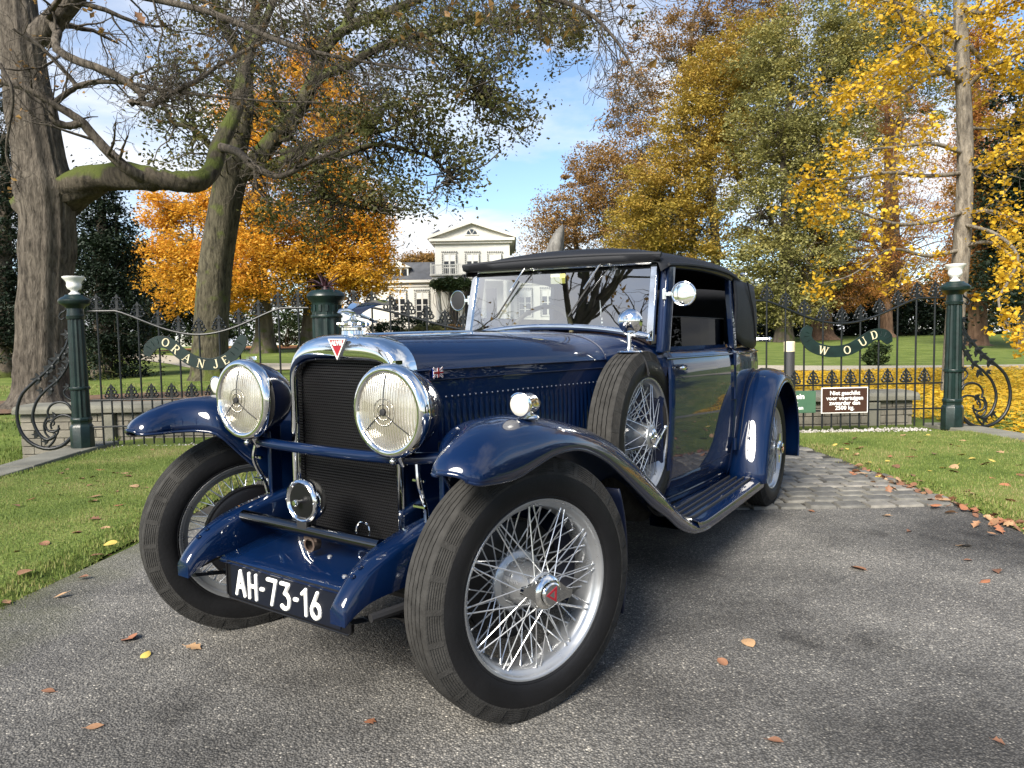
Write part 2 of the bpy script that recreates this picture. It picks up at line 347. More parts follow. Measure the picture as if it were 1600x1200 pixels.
tag(link('ground', fast_mesh('ground', Vg, Fg, LAWN, True)), 'green park lawn behind and beside the gate', None, None, 'structure')

def strip(name, left, right, mat_, z=0.0, follow=True, n=60, label=None):
    """sheet between two border polylines"""
    a = spline(left, n); b = spline(right, n); G = []
    for p, q in zip(a, b):
        row = []
        for k in range(9):
            t = k/8; x = p[0]+(q[0]-p[0])*t; y = p[1]+(q[1]-p[1])*t
            row.append((x, y, (float(zt(y)) if follow else 0)+z))
        G.append(row)
    return tag(MB().grid(G).build(name, mat_, smooth=True), label, None, None, 'structure')
strip('asphalt_drive', [(-14,-40),(-12,-6),(-6,-1.2),(-2.6,.6),(-2.28,2.2),(-2.24,3),(-2.18,3.6),(-2.15,4.0),(-2.14,4.6)], [(14,-40),(12,-6),(6,-1.2),(3.2,1),(2.82,3),(2.82,3.6),(2.88,4.2),(2.91,4.5),(2.92,4.6)], ASPHALT, 0.0, False, 80, 'worn grey asphalt drive under the blue car')
JOINT = mat('sett_joint_dirt', (.028,.025,.019), rough=.95, vary=.3, vscale=8, bump=.5, bscale=60)
pav = strip('sett_paving', [(-2.14,4.55),(-2.1,6),(-2.1,8.3),(-2.1,10)], [(2.94,4.55),(2.93,6),(2.93,8.3),(2.9,10)], JOINT, .003, False, 20, 'grey stone sett paving before the gate')
SETTM = []
for i, c in enumerate([(.125,.12,.105),(.165,.155,.135),(.095,.092,.083),(.145,.137,.118)]):
    SETTM.append(mat('stone_sett_%d' % i, c, rough=.78, vary=.28, vscale=14, bump=.35, bscale=60))
def settmesh(k, r):
    mb = MB(); L, W_ = .172, .132; h = .03; n = 8
    ring0 = []; ring1 = []
    for i in range(n):
        a = 2*pi*(i+.5)/n; sx = (abs(cos(a))**.13)*(1 if cos(a) > 0 else -1); sy = (abs(sin(a))**.13)*(1 if sin(a) > 0 else -1)
        j = 1+r.uniform(-.05, .04)
        ring0.append((sx*L/2*j, sy*W_/2*j, -.03)); ring1.append((sx*L/2*.985*j, sy*W_/2*.985*j, h*.6))
    ring2 = [(x*.93, y*.93, h*.96) for x, y, _ in ring1]
    mb.grid([ring0, ring1, ring2], closev=True); mb.add(ring2+[(0,0,h+.003)], [(i, (i+1) % n, n) for i in range(n)])
    return mb.mesh('sett', SETTM[k % 4], True, 50)
rr = random.Random(3)
SM = [settmesh(i, rr) for i in range(8)]
row = 0; y = 4.52; cnt = 0
while y < 7.75 and cnt < 296:
    x = 1.02 + (row % 2)*.09 + rr.uniform(-.02, .02)
    if y < 4.9: x = max(x, 1.25 + (row % 2)*.09)
    while x < 2.86:
        o = link('sett', SM[rr.randrange(8)], pav, (x, y+rr.uniform(-.008,.008), -.012+rr.uniform(-.004,.003))); o.rotation_euler = (rr.gauss(0,.02), rr.gauss(0,.02), rr.choice((0,pi))+rr.gauss(0,.035)); cnt += 1
        x += .188+rr.uniform(-.008,.008)
    y += .150; row += 1
strip('gravel_avenue', [(-2.2,10),(-2.2,16),(-2.6,26),(-4,40),(-8,55)], [(3,10),(3,16),(3,26),(2,40),(0,55)], GRAVEL, .012, True, 60, 'pale gravel avenue running from the gate to the house')
strip('gravel_path', [(-30,52),(-19,40),(-12,31.5),(-4,29),(4,25.5),(12,21.8),(22,21.5),(40,24)], [(-27,46),(-16.5,33),(-11,26.5),(-4,25.5),(4,22.5),(11,19.6),(22,19.0),(40,21)], GRAVEL, .02, True, 90, 'pale gravel path crossing the park lawn')
# mulch beds round the trees
strip('mulch_bed', [(-13,12.6),(-9.5,16.2),(-6,17),(-3.4,18.2)], [(-12,10.8),(-8.6,12.2),(-5.4,14.2),(-3.2,16)], MULCH, .012, True, 40, 'brown leaf mulch bed round the foot of the old trees')
strip('leaf_bed', [(-26,66),(-18,64),(-8,62)], [(-26,50),(-17,50),(-8,51)], mat('orange_leaf_litter', (.26,.10,.02), rough=.9, vary=.5, vscale=3, bump=.6, bscale=20), .02, True, 30, 'orange leaf litter spread under the orange trees')

# raised turf strips on both sides of the drive
def turf(name, x0, x1, y0, y1, ex, label):
    G = []
    for j in range(41):
        yy = y0+(y1-y0)*j/40; row_ = []
        for i in range(13):
            t = i/12; xa = x0+.03*sin(yy*3.1)+.02*sin(yy*7.7); xb = x1+.03*sin(yy*2.7+1)
            xx = xa+(xb-xa)*t; e = min(t, 1-t)*abs(x1-x0)
            row_.append((xx, yy, -.01 + .05*min(1, e/.12)+.012*sin(xx*2.3)*sin(yy*1.7)))
        G.append(row_)
    return tag(MB().grid(G).build(name, LAWN), label, None, None, 'structure')
turf('lawn_strip', -4.46, -2.2, .6, 7.62, 0, 'green lawn strip left of the drive')
turf('lawn_strip', 2.88, 5.12, 1.2, 7.66, 0, 'green lawn strip right of the drive')
BLADE = leafmat('grass_blade', [(.075,.12,.022),(.12,.175,.034),(.18,.22,.056),(.25,.225,.09),(.30,.24,.13)], .3, 1.2)
def blades(name, n, fx, label, w0=.004, h0=.03, hv=.02, seed=1):
    r = np.random.default_rng(seed); B = fx(r, n); n = len(B); a = r.uniform(0, 2*pi, n); le = np.abs(r.normal(0, .45, n)); h = h0+hv*r.random(n)
    d = np.stack([np.cos(a), np.sin(a), np.zeros(n)], 1); s = np.stack([-np.sin(a), np.cos(a), np.zeros(n)], 1)*(w0*(.7+.6*r.random(n)))[:,None]
    tip = B+d*(h*np.sin(le))[:,None]; tip[:,2] += h*np.cos(le)
    V = np.stack([B-s, B+s, tip], 1).reshape(-1,3); Fc = np.arange(3*n).reshape(n,3)
    o = link(name, fast_mesh(name, V, Fc, BLADE)); return tag(o, label, 'grass', None, 'stuff')
def reg(x0, x1, y0, y1, z, bump=True):
    def f(r, n):
        # more blades near the camera
        X = r.uniform(x0, x1, n); Y = y0+(y1-y0)*r.random(n)**1.35; X = X+.025*np.sin(3.1*Y)+.02*np.sin(11*Y+1)+r.normal(0,.018,n)
        e = np.minimum(np.abs(X-x0), np.abs(X-x1)); Z = z-.02+.05*np.minimum(1, e/.12)+.012*np.sin(X*2.3)*np.sin(Y*1.7)
        pt = np.sin(X*5.1+2)*np.sin(Y*4.3)+r.normal(0,.7,n)
        k = pt > -1.1
        return np.stack([X[k], Y[k], Z[k]], 1)
    return f
blades('grass', 88000, reg(-4.5, -2.17, 2.1, 7.66, 0), 'short green grass of the lawn strip left of the drive', .0036, .014, .020, 1)
blades('grass', 70000, reg(2.86, 5.14, 2.9, 7.68, 0), 'short green grass of the lawn strip right of the drive', .0040, .014, .020, 2)
def far(r, n):
    X = r.uniform(-16, 14, n); Y = 8.6+12*r.random(n)**1.5; k = (np.abs(X-.3) > 2.8) & ~((X > -5.6) & (X < 5.6) & (Y < 9.2)) & ~((X < -4) & (X > -12) & (Y > 11.5) & (Y < 16.5) & (r.random(n) < .8)); X = X[k]; Y = Y[k]
    return np.stack([X, Y, zg(X,Y)], 1)
blades('grass', 70000, far, 'mown green grass of the park lawn behind the gate', .009, .035, .03, 3)
def bank(r, n):
    X = -4.9-2.6*r.random(n); Y = r.uniform(4.5, 9.5, n); return np.stack([X, Y, zg(X,Y)-.005], 1)
blades('grass', 22000, bank, 'mossy grass on the bank left of the stone kerb', .006, .04, .03, 4)

# stone kerbs on both sides
def kerb(pts, wid, label):
    root = empty('stone_kerb', (pts[0][0], pts[0][1], 0)); tag(root, label, 'kerb')
    for i in range(len(pts)-1):
        a = Vector((*pts[i], 0)); b = Vector((*pts[i+1], 0)); d = (b-a); L = d.length; R_ = Matrix.Rotation(atan2(d.y, d.x), 3, 'Z')
        mb = MB(); mb.box((a+b)/2+Vector((0,0,-.115))-Vector(root.location), (L-.008, wid, .28+.008*(i % 2)), R_); mb.build('kerb_stone', SLAB, root, smooth=False, bevel=.012)
kerb([(-4.5,3.2),(-4.55,4.4),(-4.6,5.5),(-4.68,6.5),(-4.78,7.4),(-4.82,8.2)], .36, 'long grey stone kerb left of the left lawn strip')
kerb([(5.3,3.6),(5.3,4.8),(5.32,6.0),(5.3,7.2),(5.2,8.5)], .40, 'long grey stone kerb right of the right lawn strip')

# low sandstone parapet walls behind the side gates
def parapet(x0, x1, y, top, pier, label):
    root = empty('parapet_wall', ((x0+x1)/2, y, 0)); tag(root, label, 'wall'); cx = (x0+x1)/2
    b = MB(); b.bbox((x0-cx, -.12, -.6), (x1-cx, .22, top-.11)); b.build('wall_core', STONE, root, smooth=False)
    rr_ = random.Random(int(abs(x0)*10)); z = -.3; k = 0
    while z < top-.13:
        h = min(.1, top-.115-z); x = x0 - (k % 2)*.12
        while x < x1:
            l = .26+rr_.uniform(-.05,.06); a = max(x, x0); e = min(x+l, x1)
            if e-a > .05:
                mb = MB(); mb.bbox((a-cx+.004, -.145+rr_.uniform(-.006,.004), z+.004), (e-cx-.004, -.115, z+h-.004)); mb.build('stone', STONE, root, smooth=False, bevel=.006)
            x += l
        z += .1; k += 1
    c = MB(); c.prism([(-.22,top-.11),(-.22,top-.05),(-.18,top-.015),(0,top),(.25,top),(.25,top-.11)], (x1-x0+.1,0,0), (x0-cx-.05,0,0), (0,1,0), (0,0,1)); c.build('coping', SLAB, root, smooth=False, bevel=.01)
    p = MB(); p.bbox((pier-cx-.07, -.2, -.3), (pier-cx+.07, .1, top-.13)); p.build('pier', SLAB, root, smooth=False, bevel=.008)
parapet(-6.15, -3.1, 8.85, .42, -5.02, 'low sandstone wall with coping behind the left side gate')
parapet(3.4, 5.0, 8.85, .40, 4.5, 'low sandstone wall with coping behind the right side gate')

# white pebble strips under the side gates
def pebbles(name, x0, x1, label, seed):
    r = np.random.default_rng(seed); mb_v = []; mb_f = []; n = 700
    base = np.array([(1,0,0),(0,1,0),(-1,0,0),(0,-1,0),(0,0,1),(0,0,-1)], float); fb = np.array([(0,1,4),(1,2,4),(2,3,4),(3,0,4),(1,0,5),(2,1,5),(3,2,5),(0,3,5)])
    for i in range(n):
        x = r.uniform(x0, x1); yy = 7.90+.0397*(x-.17)+r.normal(-.1,.075); s = r.uniform(.008,.022)
        P = base*np.array([s, s*r.uniform(.6,1), s*r.uniform(.5,.8)])*(1+.3*r.normal(0,.5,(6,1))); a = r.uniform(0,6.3); c_, s_ = cos(a), sin(a)
        P = P@np.array([[c_,s_,0],[-s_,c_,0],[0,0,1]])+np.array([x, yy, .012+s*.4]); mb_f.append(fb+6*i); mb_v.append(P)
    PEB = leafmat('white_pebble', [(.16,.145,.125),(.33,.31,.28),(.5,.48,.44)], 0, 8)
    tag(link(name, fast_mesh(name, np.concatenate(mb_v), np.concatenate(mb_f), PEB, True)), label, 'pebbles', None, 'stuff')
pebbles('pebbles', -4.4, -1.9, 'strip of white pebbles under the left side gate', 5)
pebbles('pebbles', 2.5, 4.75, 'strip of white pebbles under the right side gate', 6)

# ------------------------------------------------------------------ gate
GA = Vector((-4.766, 7.71, 0)); GB = Vector((5.11, 8.10, 0)); GDIR = (GB-GA).normalized(); GLEN = (GB-GA).length; GRZ = atan2(GDIR.y, GDIR.x)
def gpos(s, z=0): return GA+GDIR*s+Vector((0,0,z))
def fluted(mb, r0, r1, z0, z1, flutes=12, depth=.1, rows=2):
    m = flutes*4; G = []
    for j in range(rows):
        t = j/(rows-1); r = r0+(r1-r0)*t
        G.append([((r*(1-depth*(.5-.5*cos(2*pi*k/4)) if True else r))*cos(2*pi*k/m), (r*(1-depth*(.5-.5*cos(2*pi*k/4))))*sin(2*pi*k/m), z0+(z1-z0)*t) for k in range(m)])
    mb.grid(G, closev=True)
def gate_post(s, label, urnlabel, mirror=1):
    root = empty('gate_post', gpos(s), GRZ); tag(root, label, 'gate post', 'iron gate posts with white urns')
    b = MB(); n = 8
    b.lathe([(0,0),(.118,0),(.118,.25),(.105,.275),(.1,.28),(.1,.31),(.108,.32),(.108,.345),(.095,.36),(.06,.36)], segs=8, xdir=(cos(pi/8),sin(pi/8),0)); b.build('base', GATEM, root, ang=30, bevel=.004)
    sh = MB(); fluted(sh, .092, .078, .355, 1.45, 12, .13, 6); sh.build('shaft', GATEM, root, ang=50)
    c = MB(); c.lathe([(.07,1.43),(.088,1.44),(.092,1.47),(.084,1.48),(.08,1.55),(.09,1.56),(.1,1.575),(.148,1.60),(.16,1.625),(.158,1.645),(.13,1.67),(.1,1.685),(.09,1.70),(0,1.70)], segs=28); c.build('capital', GATEM, root, ang=35)
    for z in (.68,):
        k = MB(); k.lathe([(.08,z-.02),(.1,z-.015),(.104,z),(.1,z+.015),(.08,z+.02)], segs=20); k.build('collar', GATEM, root)
    # pointed scroll bracket at the outside of the post
    br = MB(); sc = lambda P: [(-mirror*(118-x)/142.0*1.0, 0, z) for x, z in P]
    S = 3.2
    def tr(P, n=26, r=.016):
        Q = []
        for (cx_, cy_) in spline(P, n):
            px = cx_/S; py = cy_/S+375; d = (px-(118+(py-465)*.051))/142.0; z = 1.12+(540.5-.018*(px-300)*-1-py)/142.0
            z = 1.69-(py-463)/141.0
            Q.append((mirror*d, 0, z))
        return Q
    def tube(P, n=26, r0=.018, r1=.012):
        Q = tr(P, n); br.tube(Q, [r0+(r1-r0)*i/(n-1) for i in range(n)], 7)
        return Q
    tube([(345,330),(350,420),(345,500),(310,570),(240,650),(170,710),(115,770),(93,860),(112,950),(165,1010),(240,1038),(310,1025),(358,985)], 34, .013, .022)
    tube([(350,560),(345,620),(300,690),(240,740),(190,800),(170,880),(195,955),(238,992),(280,975)], 28, .012, .019)
    tube([(366,850),(340,815),(300,805),(262,818),(243,850),(250,885)], 18, .016, .011)
    tube([(360,985),(374,930),(360,885),(320,870),(280,885),(258,915),(262,940)], 20, .016, .010)
    a = [(262+ (44-3.4*i)*cos(.5+i*.62), 915+(44-3.4*i)*sin(.5+i*.62)) for i in range(12)]; tube(a, 30, .014, .008)
    tube([(240,880),(225,915),(232,960),(262,985),(292,960),(296,920)], 18, .012, .010)
    tube([(345,330),(330,355),(312,365),(302,385),(315,398),(328,388)], 14, .012, .008)
    tube([(366,800),(335,780),(322,755),(338,735),(350,720)], 12, .012, .008)
    tube([(236,1038),(268,1005),(282,975),(270,950)], 10, .014, .01)
    br.build('scroll_bracket', IRON, root, ang=60)
    lv = MB()
    for (x, z, s1) in [(345,470,16),(350,540,18),(330,570,16),(300,590,20),(270,630,22),(245,660,18),(205,690,20),(290,700,18),(330,640,16),(265,745,18),(280,875,14),(195,965,14),(240,1000,13),(345,730,12),(350,605,16),(215,745,12),(318,665,14)]:
        q = tr([(x,z),(x+6,z-6)], 2); c0 = q[0]; s_ = s1/S/142
        for an, ln_ in ((1.9*mirror+1.2, 1.9), (1.9*mirror+.2, 1.5), (1.9*mirror+2.2, 1.5)):
            u_ = Vector((cos(an), 0, sin(an))); v_ = Vector((-sin(an), 0, cos(an))); L_ = ln_*s_*1.25; w0_ = s_*.5
            lv.prism([(0,-w0_*.3),(L_*.35,-w0_),(L_*.7,-w0_*.55),(L_,0),(L_*.7,w0_*.55),(L_*.35,w0_),(0,w0_*.3)], (0,.014,0), (c0[0],-.007,c0[2]), u_, v_)
        lv.ball(c0, (s_*.55, s_*.5, s_*.6), 6, 4)
    lv.build('leaf_ornament', IRON, root)['kind'] = 'stuff'
    u = empty('urn', gpos(s, 1.70)); tag(u, urnlabel, 'urn')
    ub = MB(); ub.lathe([(0,0),(.052,0),(.056,.012),(.035,.028),(.03,.04),(.036,.05),(.065,.07),(.074,.1),(.070,.125),(.074,.14),(.092,.165),(.11,.185),(.112,.197),(.1,.2),(.085,.185),(0,.17)], segs=28); ub.build('bowl', WHITE, u)
gate_post(0, 'dark green fluted gate post with scrolled iron bracket, left end of the gate', 'small white urn on top of the leftmost gate post', 1)
gate_post(GLEN, 'dark green fluted gate post with scrolled iron bracket, right end of the gate', 'small white urn on top of the rightmost gate post', -1)
AGAVE = mat('agave_leaf', (.035,.012,.016), rough=.45, vary=.4, vscale=12)
def pillar(s, label, plabel):
    root = empty('gate_pillar', gpos(s), GRZ); tag(root, label, 'gate pillar')
    b = MB(); b.lathe([(0,0),(.24,0),(.24,.22),(.21,.26),(.2,.3),(.15,.3)], segs=24); b.build('base', GATEM, root, ang=30)
    sh = MB(); fluted(sh, .172, .160, .29, 1.48, 14, .1, 4); sh.build('shaft', GATEM, root, ang=50)
    c = MB(); c.lathe([(.14,1.40),(.17,1.405),(.174,1.42),(.17,1.435),(.155,1.44),(.158,1.56),(.165,1.58),(.2,1.61),(.212,1.64),(.205,1.665),(.16,1.705),(.14,1.71),(0,1.70)], segs=32); c.build('capital', GATEM, root, ang=35)
    for k in range(14):
        a = 2*pi*k/14; d = MB(); d.box((.16*cos(a), .16*sin(a), 1.51), (.014,.03,.07), Matrix.Rotation(a,3,'Z')); d.build('capital_leaf', GATEM, root, smooth=False)
    pl = empty('agave_plant', gpos(s, 1.70)); tag(pl, plabel, 'plant')
    r = random.Random(int(s*10)); 
    st = MB(); st.lathe([(.05,-.01),(.045,.05),(.02,.07),(0,.07)], segs=10); st.build('stem', AGAVE, pl)
    for k in range(15):
        a = 2*pi*k/15+r.uniform(-.2,.2); L = r.uniform(.16,.24); el = r.uniform(.1,1.25); P = []; Wd = []
        x = .02; z = .03
        for i in range(7):
            t = i/6; P.append((cos(a)*x, sin(a)*x, z)); e = el-1.5*t*(1-el/2); x += L/6*cos(e); z += L/6*sin(e); Wd.append(.022*(1-t**1.6)+.001)
        m_ = MB(); G = []
        for p, wd in zip(P, Wd):
            G.append([(p[0]-sin(a)*wd, p[1]+cos(a)*wd, p[2]+.006), (p[0], p[1], p[2]), (p[0]+sin(a)*wd, p[1]-cos(a)*wd, p[2]+.006)])
        m_.grid(G); m_.build('leaf', AGAVE, pl, solid=.004)
sp1 = (Vector((-2.045,7.82,0))-GA).dot(GDIR); sp2 = GLEN-sp1
pillar(sp1, 'thick dark green fluted gate pillar left of the car', 'dark red agave plant on the pillar left of the car')
pillar(sp2, 'thick dark green fluted gate pillar hidden behind the car hood', 'dark red agave plant on the pillar behind the car hood')
# finials: pierced cast leaf
def finial(h, wd, name):
    mb = MB(); mb.tube([(0,0,-.01),(0,0,h*.25)], [.011,.008], 6)
    def ring(cx_, cz, r, th=.0088):
        mb.tube([(cx_+r*cos(t), 0, cz+r*1.15*sin(t)) for t in np.linspace(0, 2*pi, 8, endpoint=False)], th, 4, closed=True)
    for (x, z, r) in [(.34,.24,.15),(.24,.46,.14),(.14,.66,.12)]:
        for s in (-1,1): ring(s*x*wd, z*h, r*wd)
    mb.prism([(-.012,.05*h),(-.02,.12*h),(-.012,.3*h),(-.018,.5*h),(-.012,.7*h),(-.02,.8*h),(0,h),(.02,.8*h),(.012,.7*h),(.018,.5*h),(.012,.3*h),(.02,.12*h),(.012,.05*h)], (0,.012,0), (0,-.006,0), (1,0,0), (0,0,1))
    for s in (-1,1):
        mb.prism([(s*.30*wd,.06*h),(s*.5*wd,.2*h),(s*.34*wd,.16*h),(s*.05*wd,.14*h),(s*.05*wd,.06*h)], (0,.01,0), (0,-.005,0), (1,0,0), (0,0,1))
        mb.ball((s*.48*wd,0,.24*h), .1*wd, 6, 4); mb.ball((s*.36*wd,0,.5*h), .08*wd, 6, 4); mb.ball((s*.22*wd,0,.72*h), .07*wd, 6, 4)
    return mb.mesh(name, IRON, True, 50)
FIN_T = finial(.185, .15, 'finial'); FIN_L = finial(.175, .14, 'finial')
def unit_bar():
    return MB().tube([(0,0,0),(0,0,1)], .0105, 8).mesh('bar', IRON, True, 50)
BAR = unit_bar()
def gate(s0, s1, label, zend=1.52, zmid=1.245, sp=.212, flat=.3, off=0.0):
    root = empty('iron_gate', gpos(s0), GRZ); tag(root, label, 'gate'); L = s1-s0; n = int(round(L/sp)); sp = L/n
    def ztop(x):
        t = x/L; e = min(t, 1-t)*L
        if e < flat: return zend
        u = (e-flat)/(L/2-flat); return zend+(zmid-zend)*sin(u*pi/2)**1.25
    top = MB(); P = [(L*i/40, 0, ztop(L*i/40)) for i in range(41)]; top.tube(P, .013, 8); top.build('top_rail', IRON, root)
    for z in (.54, .245):
        r_ = MB(); r_.box((L/2,0,z), (L,.02,.018)); r_.build('cross_rail', IRON, root, smooth=False, bevel=.003)
    for i in range(n):
        x = (i+.5)*sp; z = ztop(x)
        b = link('bar', BAR, root, (x,0,.045)); b.scale = (1,1,z-.045)
        link('finial', FIN_T, root, (x,0,z+.008))
        if i < n-1 or True:
            x2 = x-sp/2
            if x2 > .05:
                b = link('bar', BAR, root, (x2,0,.045)); b.scale = (.9,.9,.495); link('finial', FIN_L, root, (x2,0,.545))
    return root
gl = gate(.12, sp1-.2, 'black iron side gate with curved top carrying the ORANJE ribbon')
gr_ = gate(sp2+.2, GLEN-.12, 'black iron side gate with curved top carrying the WOUD ribbon')
gc = gate(sp1+.2, sp2-.2, 'wide black iron double gate in the middle, behind the car', 1.52, 1.16, .205, .25)

# ribbons and lettering
LET = {'O': [('o',0,0)], }
def stroke(mb, a, b, w_, o, ux, uy, d, serif=False):
    a = np.array(a, float); b = np.array(b, float); t = (b-a)/np.linalg.norm(b-a); nn = np.array([-t[1], t[0]])*w_/2
    mb.prism([tuple(a-nn), tuple(b-nn), tuple(b+nn), tuple(a+nn)], d, o, ux, uy)
def letter(mb, ch, o, ux, uy, d, h):
    """serif capitals drawn with thick and thin strokes; o = bottom centre"""
    T = .15*h; t = .07*h
    def S(a, b, w_): stroke(mb, (a[0]*h, a[1]*h), (b[0]*h, b[1]*h), w_, o, ux, uy, d)
    def serif(x, y_): S((x-.13, y_), (x+.13, y_), .05*h)
    def arc(cx_, cy_, rx, ry, a0, a1, n=12, wt=None):
        pts = [(cx_+rx*cos(a0+(a1-a0)*k/n), cy_+ry*sin(a0+(a1-a0)*k/n), a0+(a1-a0)*k/n) for k in range(n+1)]
        for p, q in zip(pts, pts[1:]):
            m_ = (p[2]+q[2])/2; w_ = t+(T-t)*abs(cos(m_)); e = .012
            v = np.array([q[0]-p[0], q[1]-p[1]]); v = v/np.linalg.norm(v)*e; S((p[0]-v[0], p[1]-v[1]), (q[0]+v[0], q[1]+v[1]), w_)
    if ch == 'O': arc(0,.5,.36,.46,0,2*pi,18)
    if ch == 'R':
        S((-.22,0),(-.22,1),T); serif(-.22,.02); serif(-.22,.98); S((-.22,.97),(.05,.97),t); S((-.22,.5),(.05,.5),t); arc(.05,.735,.22,.235,-pi/2,pi/2,8); S((0,.5),(.32,.0),T*.9); serif(.34,.02)
    if ch == 'A': S((0,1),(-.34,0),t); S((0,1),(.34,0),T); S((-.2,.33),(.2,.33),t); serif(-.34,.02); serif(.34,.02)
    if ch == 'N': S((-.3,0),(-.3,1),t); S((-.3,1),(.3,0),T); S((.3,0),(.3,1),t); serif(-.3,.02); serif(.3,.98); serif(-.34,.98)
    if ch == 'J': S((.1,.2),(.1,1),T); serif(.1,.98); arc(-.1,.2,.2,.22,-pi*.95,0,7)
    if ch == 'E': S((-.2,0),(-.2,1),T); S((-.2,.97),(.25,.97),t); S((-.2,.52),(.12,.52),t); S((-.2,.03),(.28,.03),t); S((.25,.97),(.25,.8),t*.8); S((.28,.03),(.3,.22),t*.8); serif(-.2,.02); serif(-.2,.98)
    if ch == 'W': S((-.5,1),(-.25,0),T); S((-.25,0),(0,1),t); S((0,1),(.25,0),T); S((.25,0),(.5,1),t); serif(-.5,.98); serif(0,.98); serif(.5,.98)
    if ch == 'U': S((-.3,1),(-.3,.32),T); S((.3,1),(.3,.32),t); arc(0,.32,.3,.3,-pi,0,9); serif(-.3,.98); serif(.3,.98)
    if ch == 'D': S((-.25,0),(-.25,1),T); S((-.25,.97),(0,.97),t); S((-.25,.03),(0,.03),t); arc(0,.5,.32,.47,-pi/2,pi/2,10); serif(-.25,.02); serif(-.25,.98)
def ribbon(root, s0, pts, text, tpar, label):
    """pts: pixel centreline of the ribbon, unprojected onto the gate plane"""
    def gp(px, py):
        d = ray(px, py); nrm = Vector((-GDIR.y, GDIR.x, 0)); k = (GA-CAMP).dot(nrm)/d.dot(nrm); p = CAMP+d*k-GA; return (p.dot(GDIR)-s0, p.z)
    C = spline([gp(*q) for q in pts], 40); rb = empty('name_ribbon', (0,-.02,0), 0, root)
    if label: rb['label'] = label
    G = []
    mb = MB(); up = []; dn = []
    for i in range(40):
        a = C[max(0,i-1)]; b = C[min(39,i+1)]; t = (b-a)/np.linalg.norm(b-a); nn = np.array([-t[1], t[0]]); e = min(i, 39-i)/39
        wd = .066*(1 if e > .07 else .55+.45*e/.07); up.append(C[i]+nn*wd); dn.append(C[i]-nn*wd)
    for (f, bk) in ((-.008, .008),):
        G = [[(u[0], f, u[1]), (u[0], bk, u[1]), (v[0], bk, v[1]), (v[0], f, v[1])] for u, v in zip(up, dn)]
        mb.grid(G, closev=True); mb.add(G[0], [(0,1,2,3)]); mb.add(G[-1], [(3,2,1,0)])
    o = mb.build('ribbon_plate', GATEM, root, ang=40, bevel=.002); o.location = (0,-.025,0)
    bpy.data.objects.remove(rb)
    if label: o['label'] = label
    # folds engraved at both ends
    fd = MB()
    for i in (3,5,7,32,34,36):
        p = up[i]*.8+dn[i]*.2; q = up[i]*.35+dn[i]*.65; fd.tube([(p[0],-.010,p[1]), ((p[0]+q[0])/2+.006,-.011,(p[1]+q[1])/2), (q[0],-.010,q[1])], .0035, 5)
    fd.build('fold', GATEM, o)
    for ch, tt in zip(text, tpar):
        i = int(tt*39); c = C[i]; a = C[max(0,i-2)]; b = C[min(39,i+2)]; t = (b-a)/np.linalg.norm(b-a); nn = np.array([-t[1], t[0]]); hh = .092
        lm = MB(); oo = c-nn*hh/2; letter(lm, ch, (oo[0], -.009, oo[1]), (t[0],0,t[1]), (nn[0],0,nn[1]), (0,-.004,0), hh); lm.build('letter', CREAM, o, smooth=False)
ribbon(gl, .12, [(231,556),(238,541),(252,534),(268,538),(283,551),(302,563),(324,569),(346,566),(363,556),(375,541),(383,524)], 'ORANJE', (.26,.37,.475,.58,.675,.765), 'dark green curved ribbon plate lettered ORANJE')
ribbon(gr_, sp2+.2, [(1264,510),(1257,525),(1268,541),(1294,549),(1324,546),(1347,533),(1364,523),(1380,524),(1388,536)], 'WOUD', (.335,.5,.63,.745), 'dark green curved ribbon plate lettered WOUD')
def textmesh(body, size, mat_, bold=0, name='lettering', spacing=1.0, ext=.001, align='CENTER'):
    cu = bpy.data.curves.new(name, 'FONT'); cu.body = body; cu.size = size; cu.align_x = align; cu.extrude = ext; cu.offset = bold; cu.space_character = spacing; cu.resolution_u = 2
    ob = bpy.data.objects.new(name, cu); COL.objects.link(ob); bpy.context.view_layer.update()
    me = bpy.data.meshes.new_from_object(ob.evaluated_get(bpy.context.evaluated_depsgraph_get())); bpy.data.objects.remove(ob); me.name = name
    me.materials.clear(); me.materials.append(mat_); return me
def sign(px0, py0, px1, py1, face, border, lines, label, sizes, cat='sign', yo=-.04, align='CENTER', xoff=0):
    a = at(px0, py0, 7.98); b = at(px1, py1, 7.98); cx_ = (a.x+b.x)/2; cz = (a.z+b.z)/2; W_ = b.x-a.x; H_ = a.z-b.z
    gy = 7.90+.0397*(cx_-.17)+yo; root = empty('sign_board', (cx_, gy, cz), GRZ); tag(root, label, cat)
    MB().box((0,0,0), (W_,.008,H_)).build('border_plate', border, root, smooth=False, bevel=.002)
    MB().box((0,-.0055,0), (W_-.022,.004,H_-.022)).build('face_plate', face, root, smooth=False)
    for tx, zz, sz, bo in sizes:
        o = link('lettering', textmesh(tx, sz, WHITE, bo, align=align), root, (xoff, -.009, zz)); o.rotation_euler = (pi/2,0,0)
BROWN = mat('brown_sign', (.045,.020,.013), rough=.35, vary=.15)
GREENS = mat('green_sign', (.05,.11,.065), rough=.35, vary=.15)
H = .064
sign(1284, 606, 1358, 645, BROWN, WHITE, None, 'brown sign with white Dutch weight warning on the right side gate', [('Niet geschikt', .062, .066, .0013), ('voor voertuigen', .004, .066, .0013), ('zwaarder dan', -.052, .066, .0013), ('2500 kg.', -.108, .066, .0013)])
sign(1150, 613, 1275, 645, GREENS, GREENS, None, 'green sign with white lettering beside the rear wing of the car', [('rein', .038, .085, .002), ('ng', -.030, .062, .001), ('eden', -.085, .062, .001)], align='LEFT', xoff=.19)

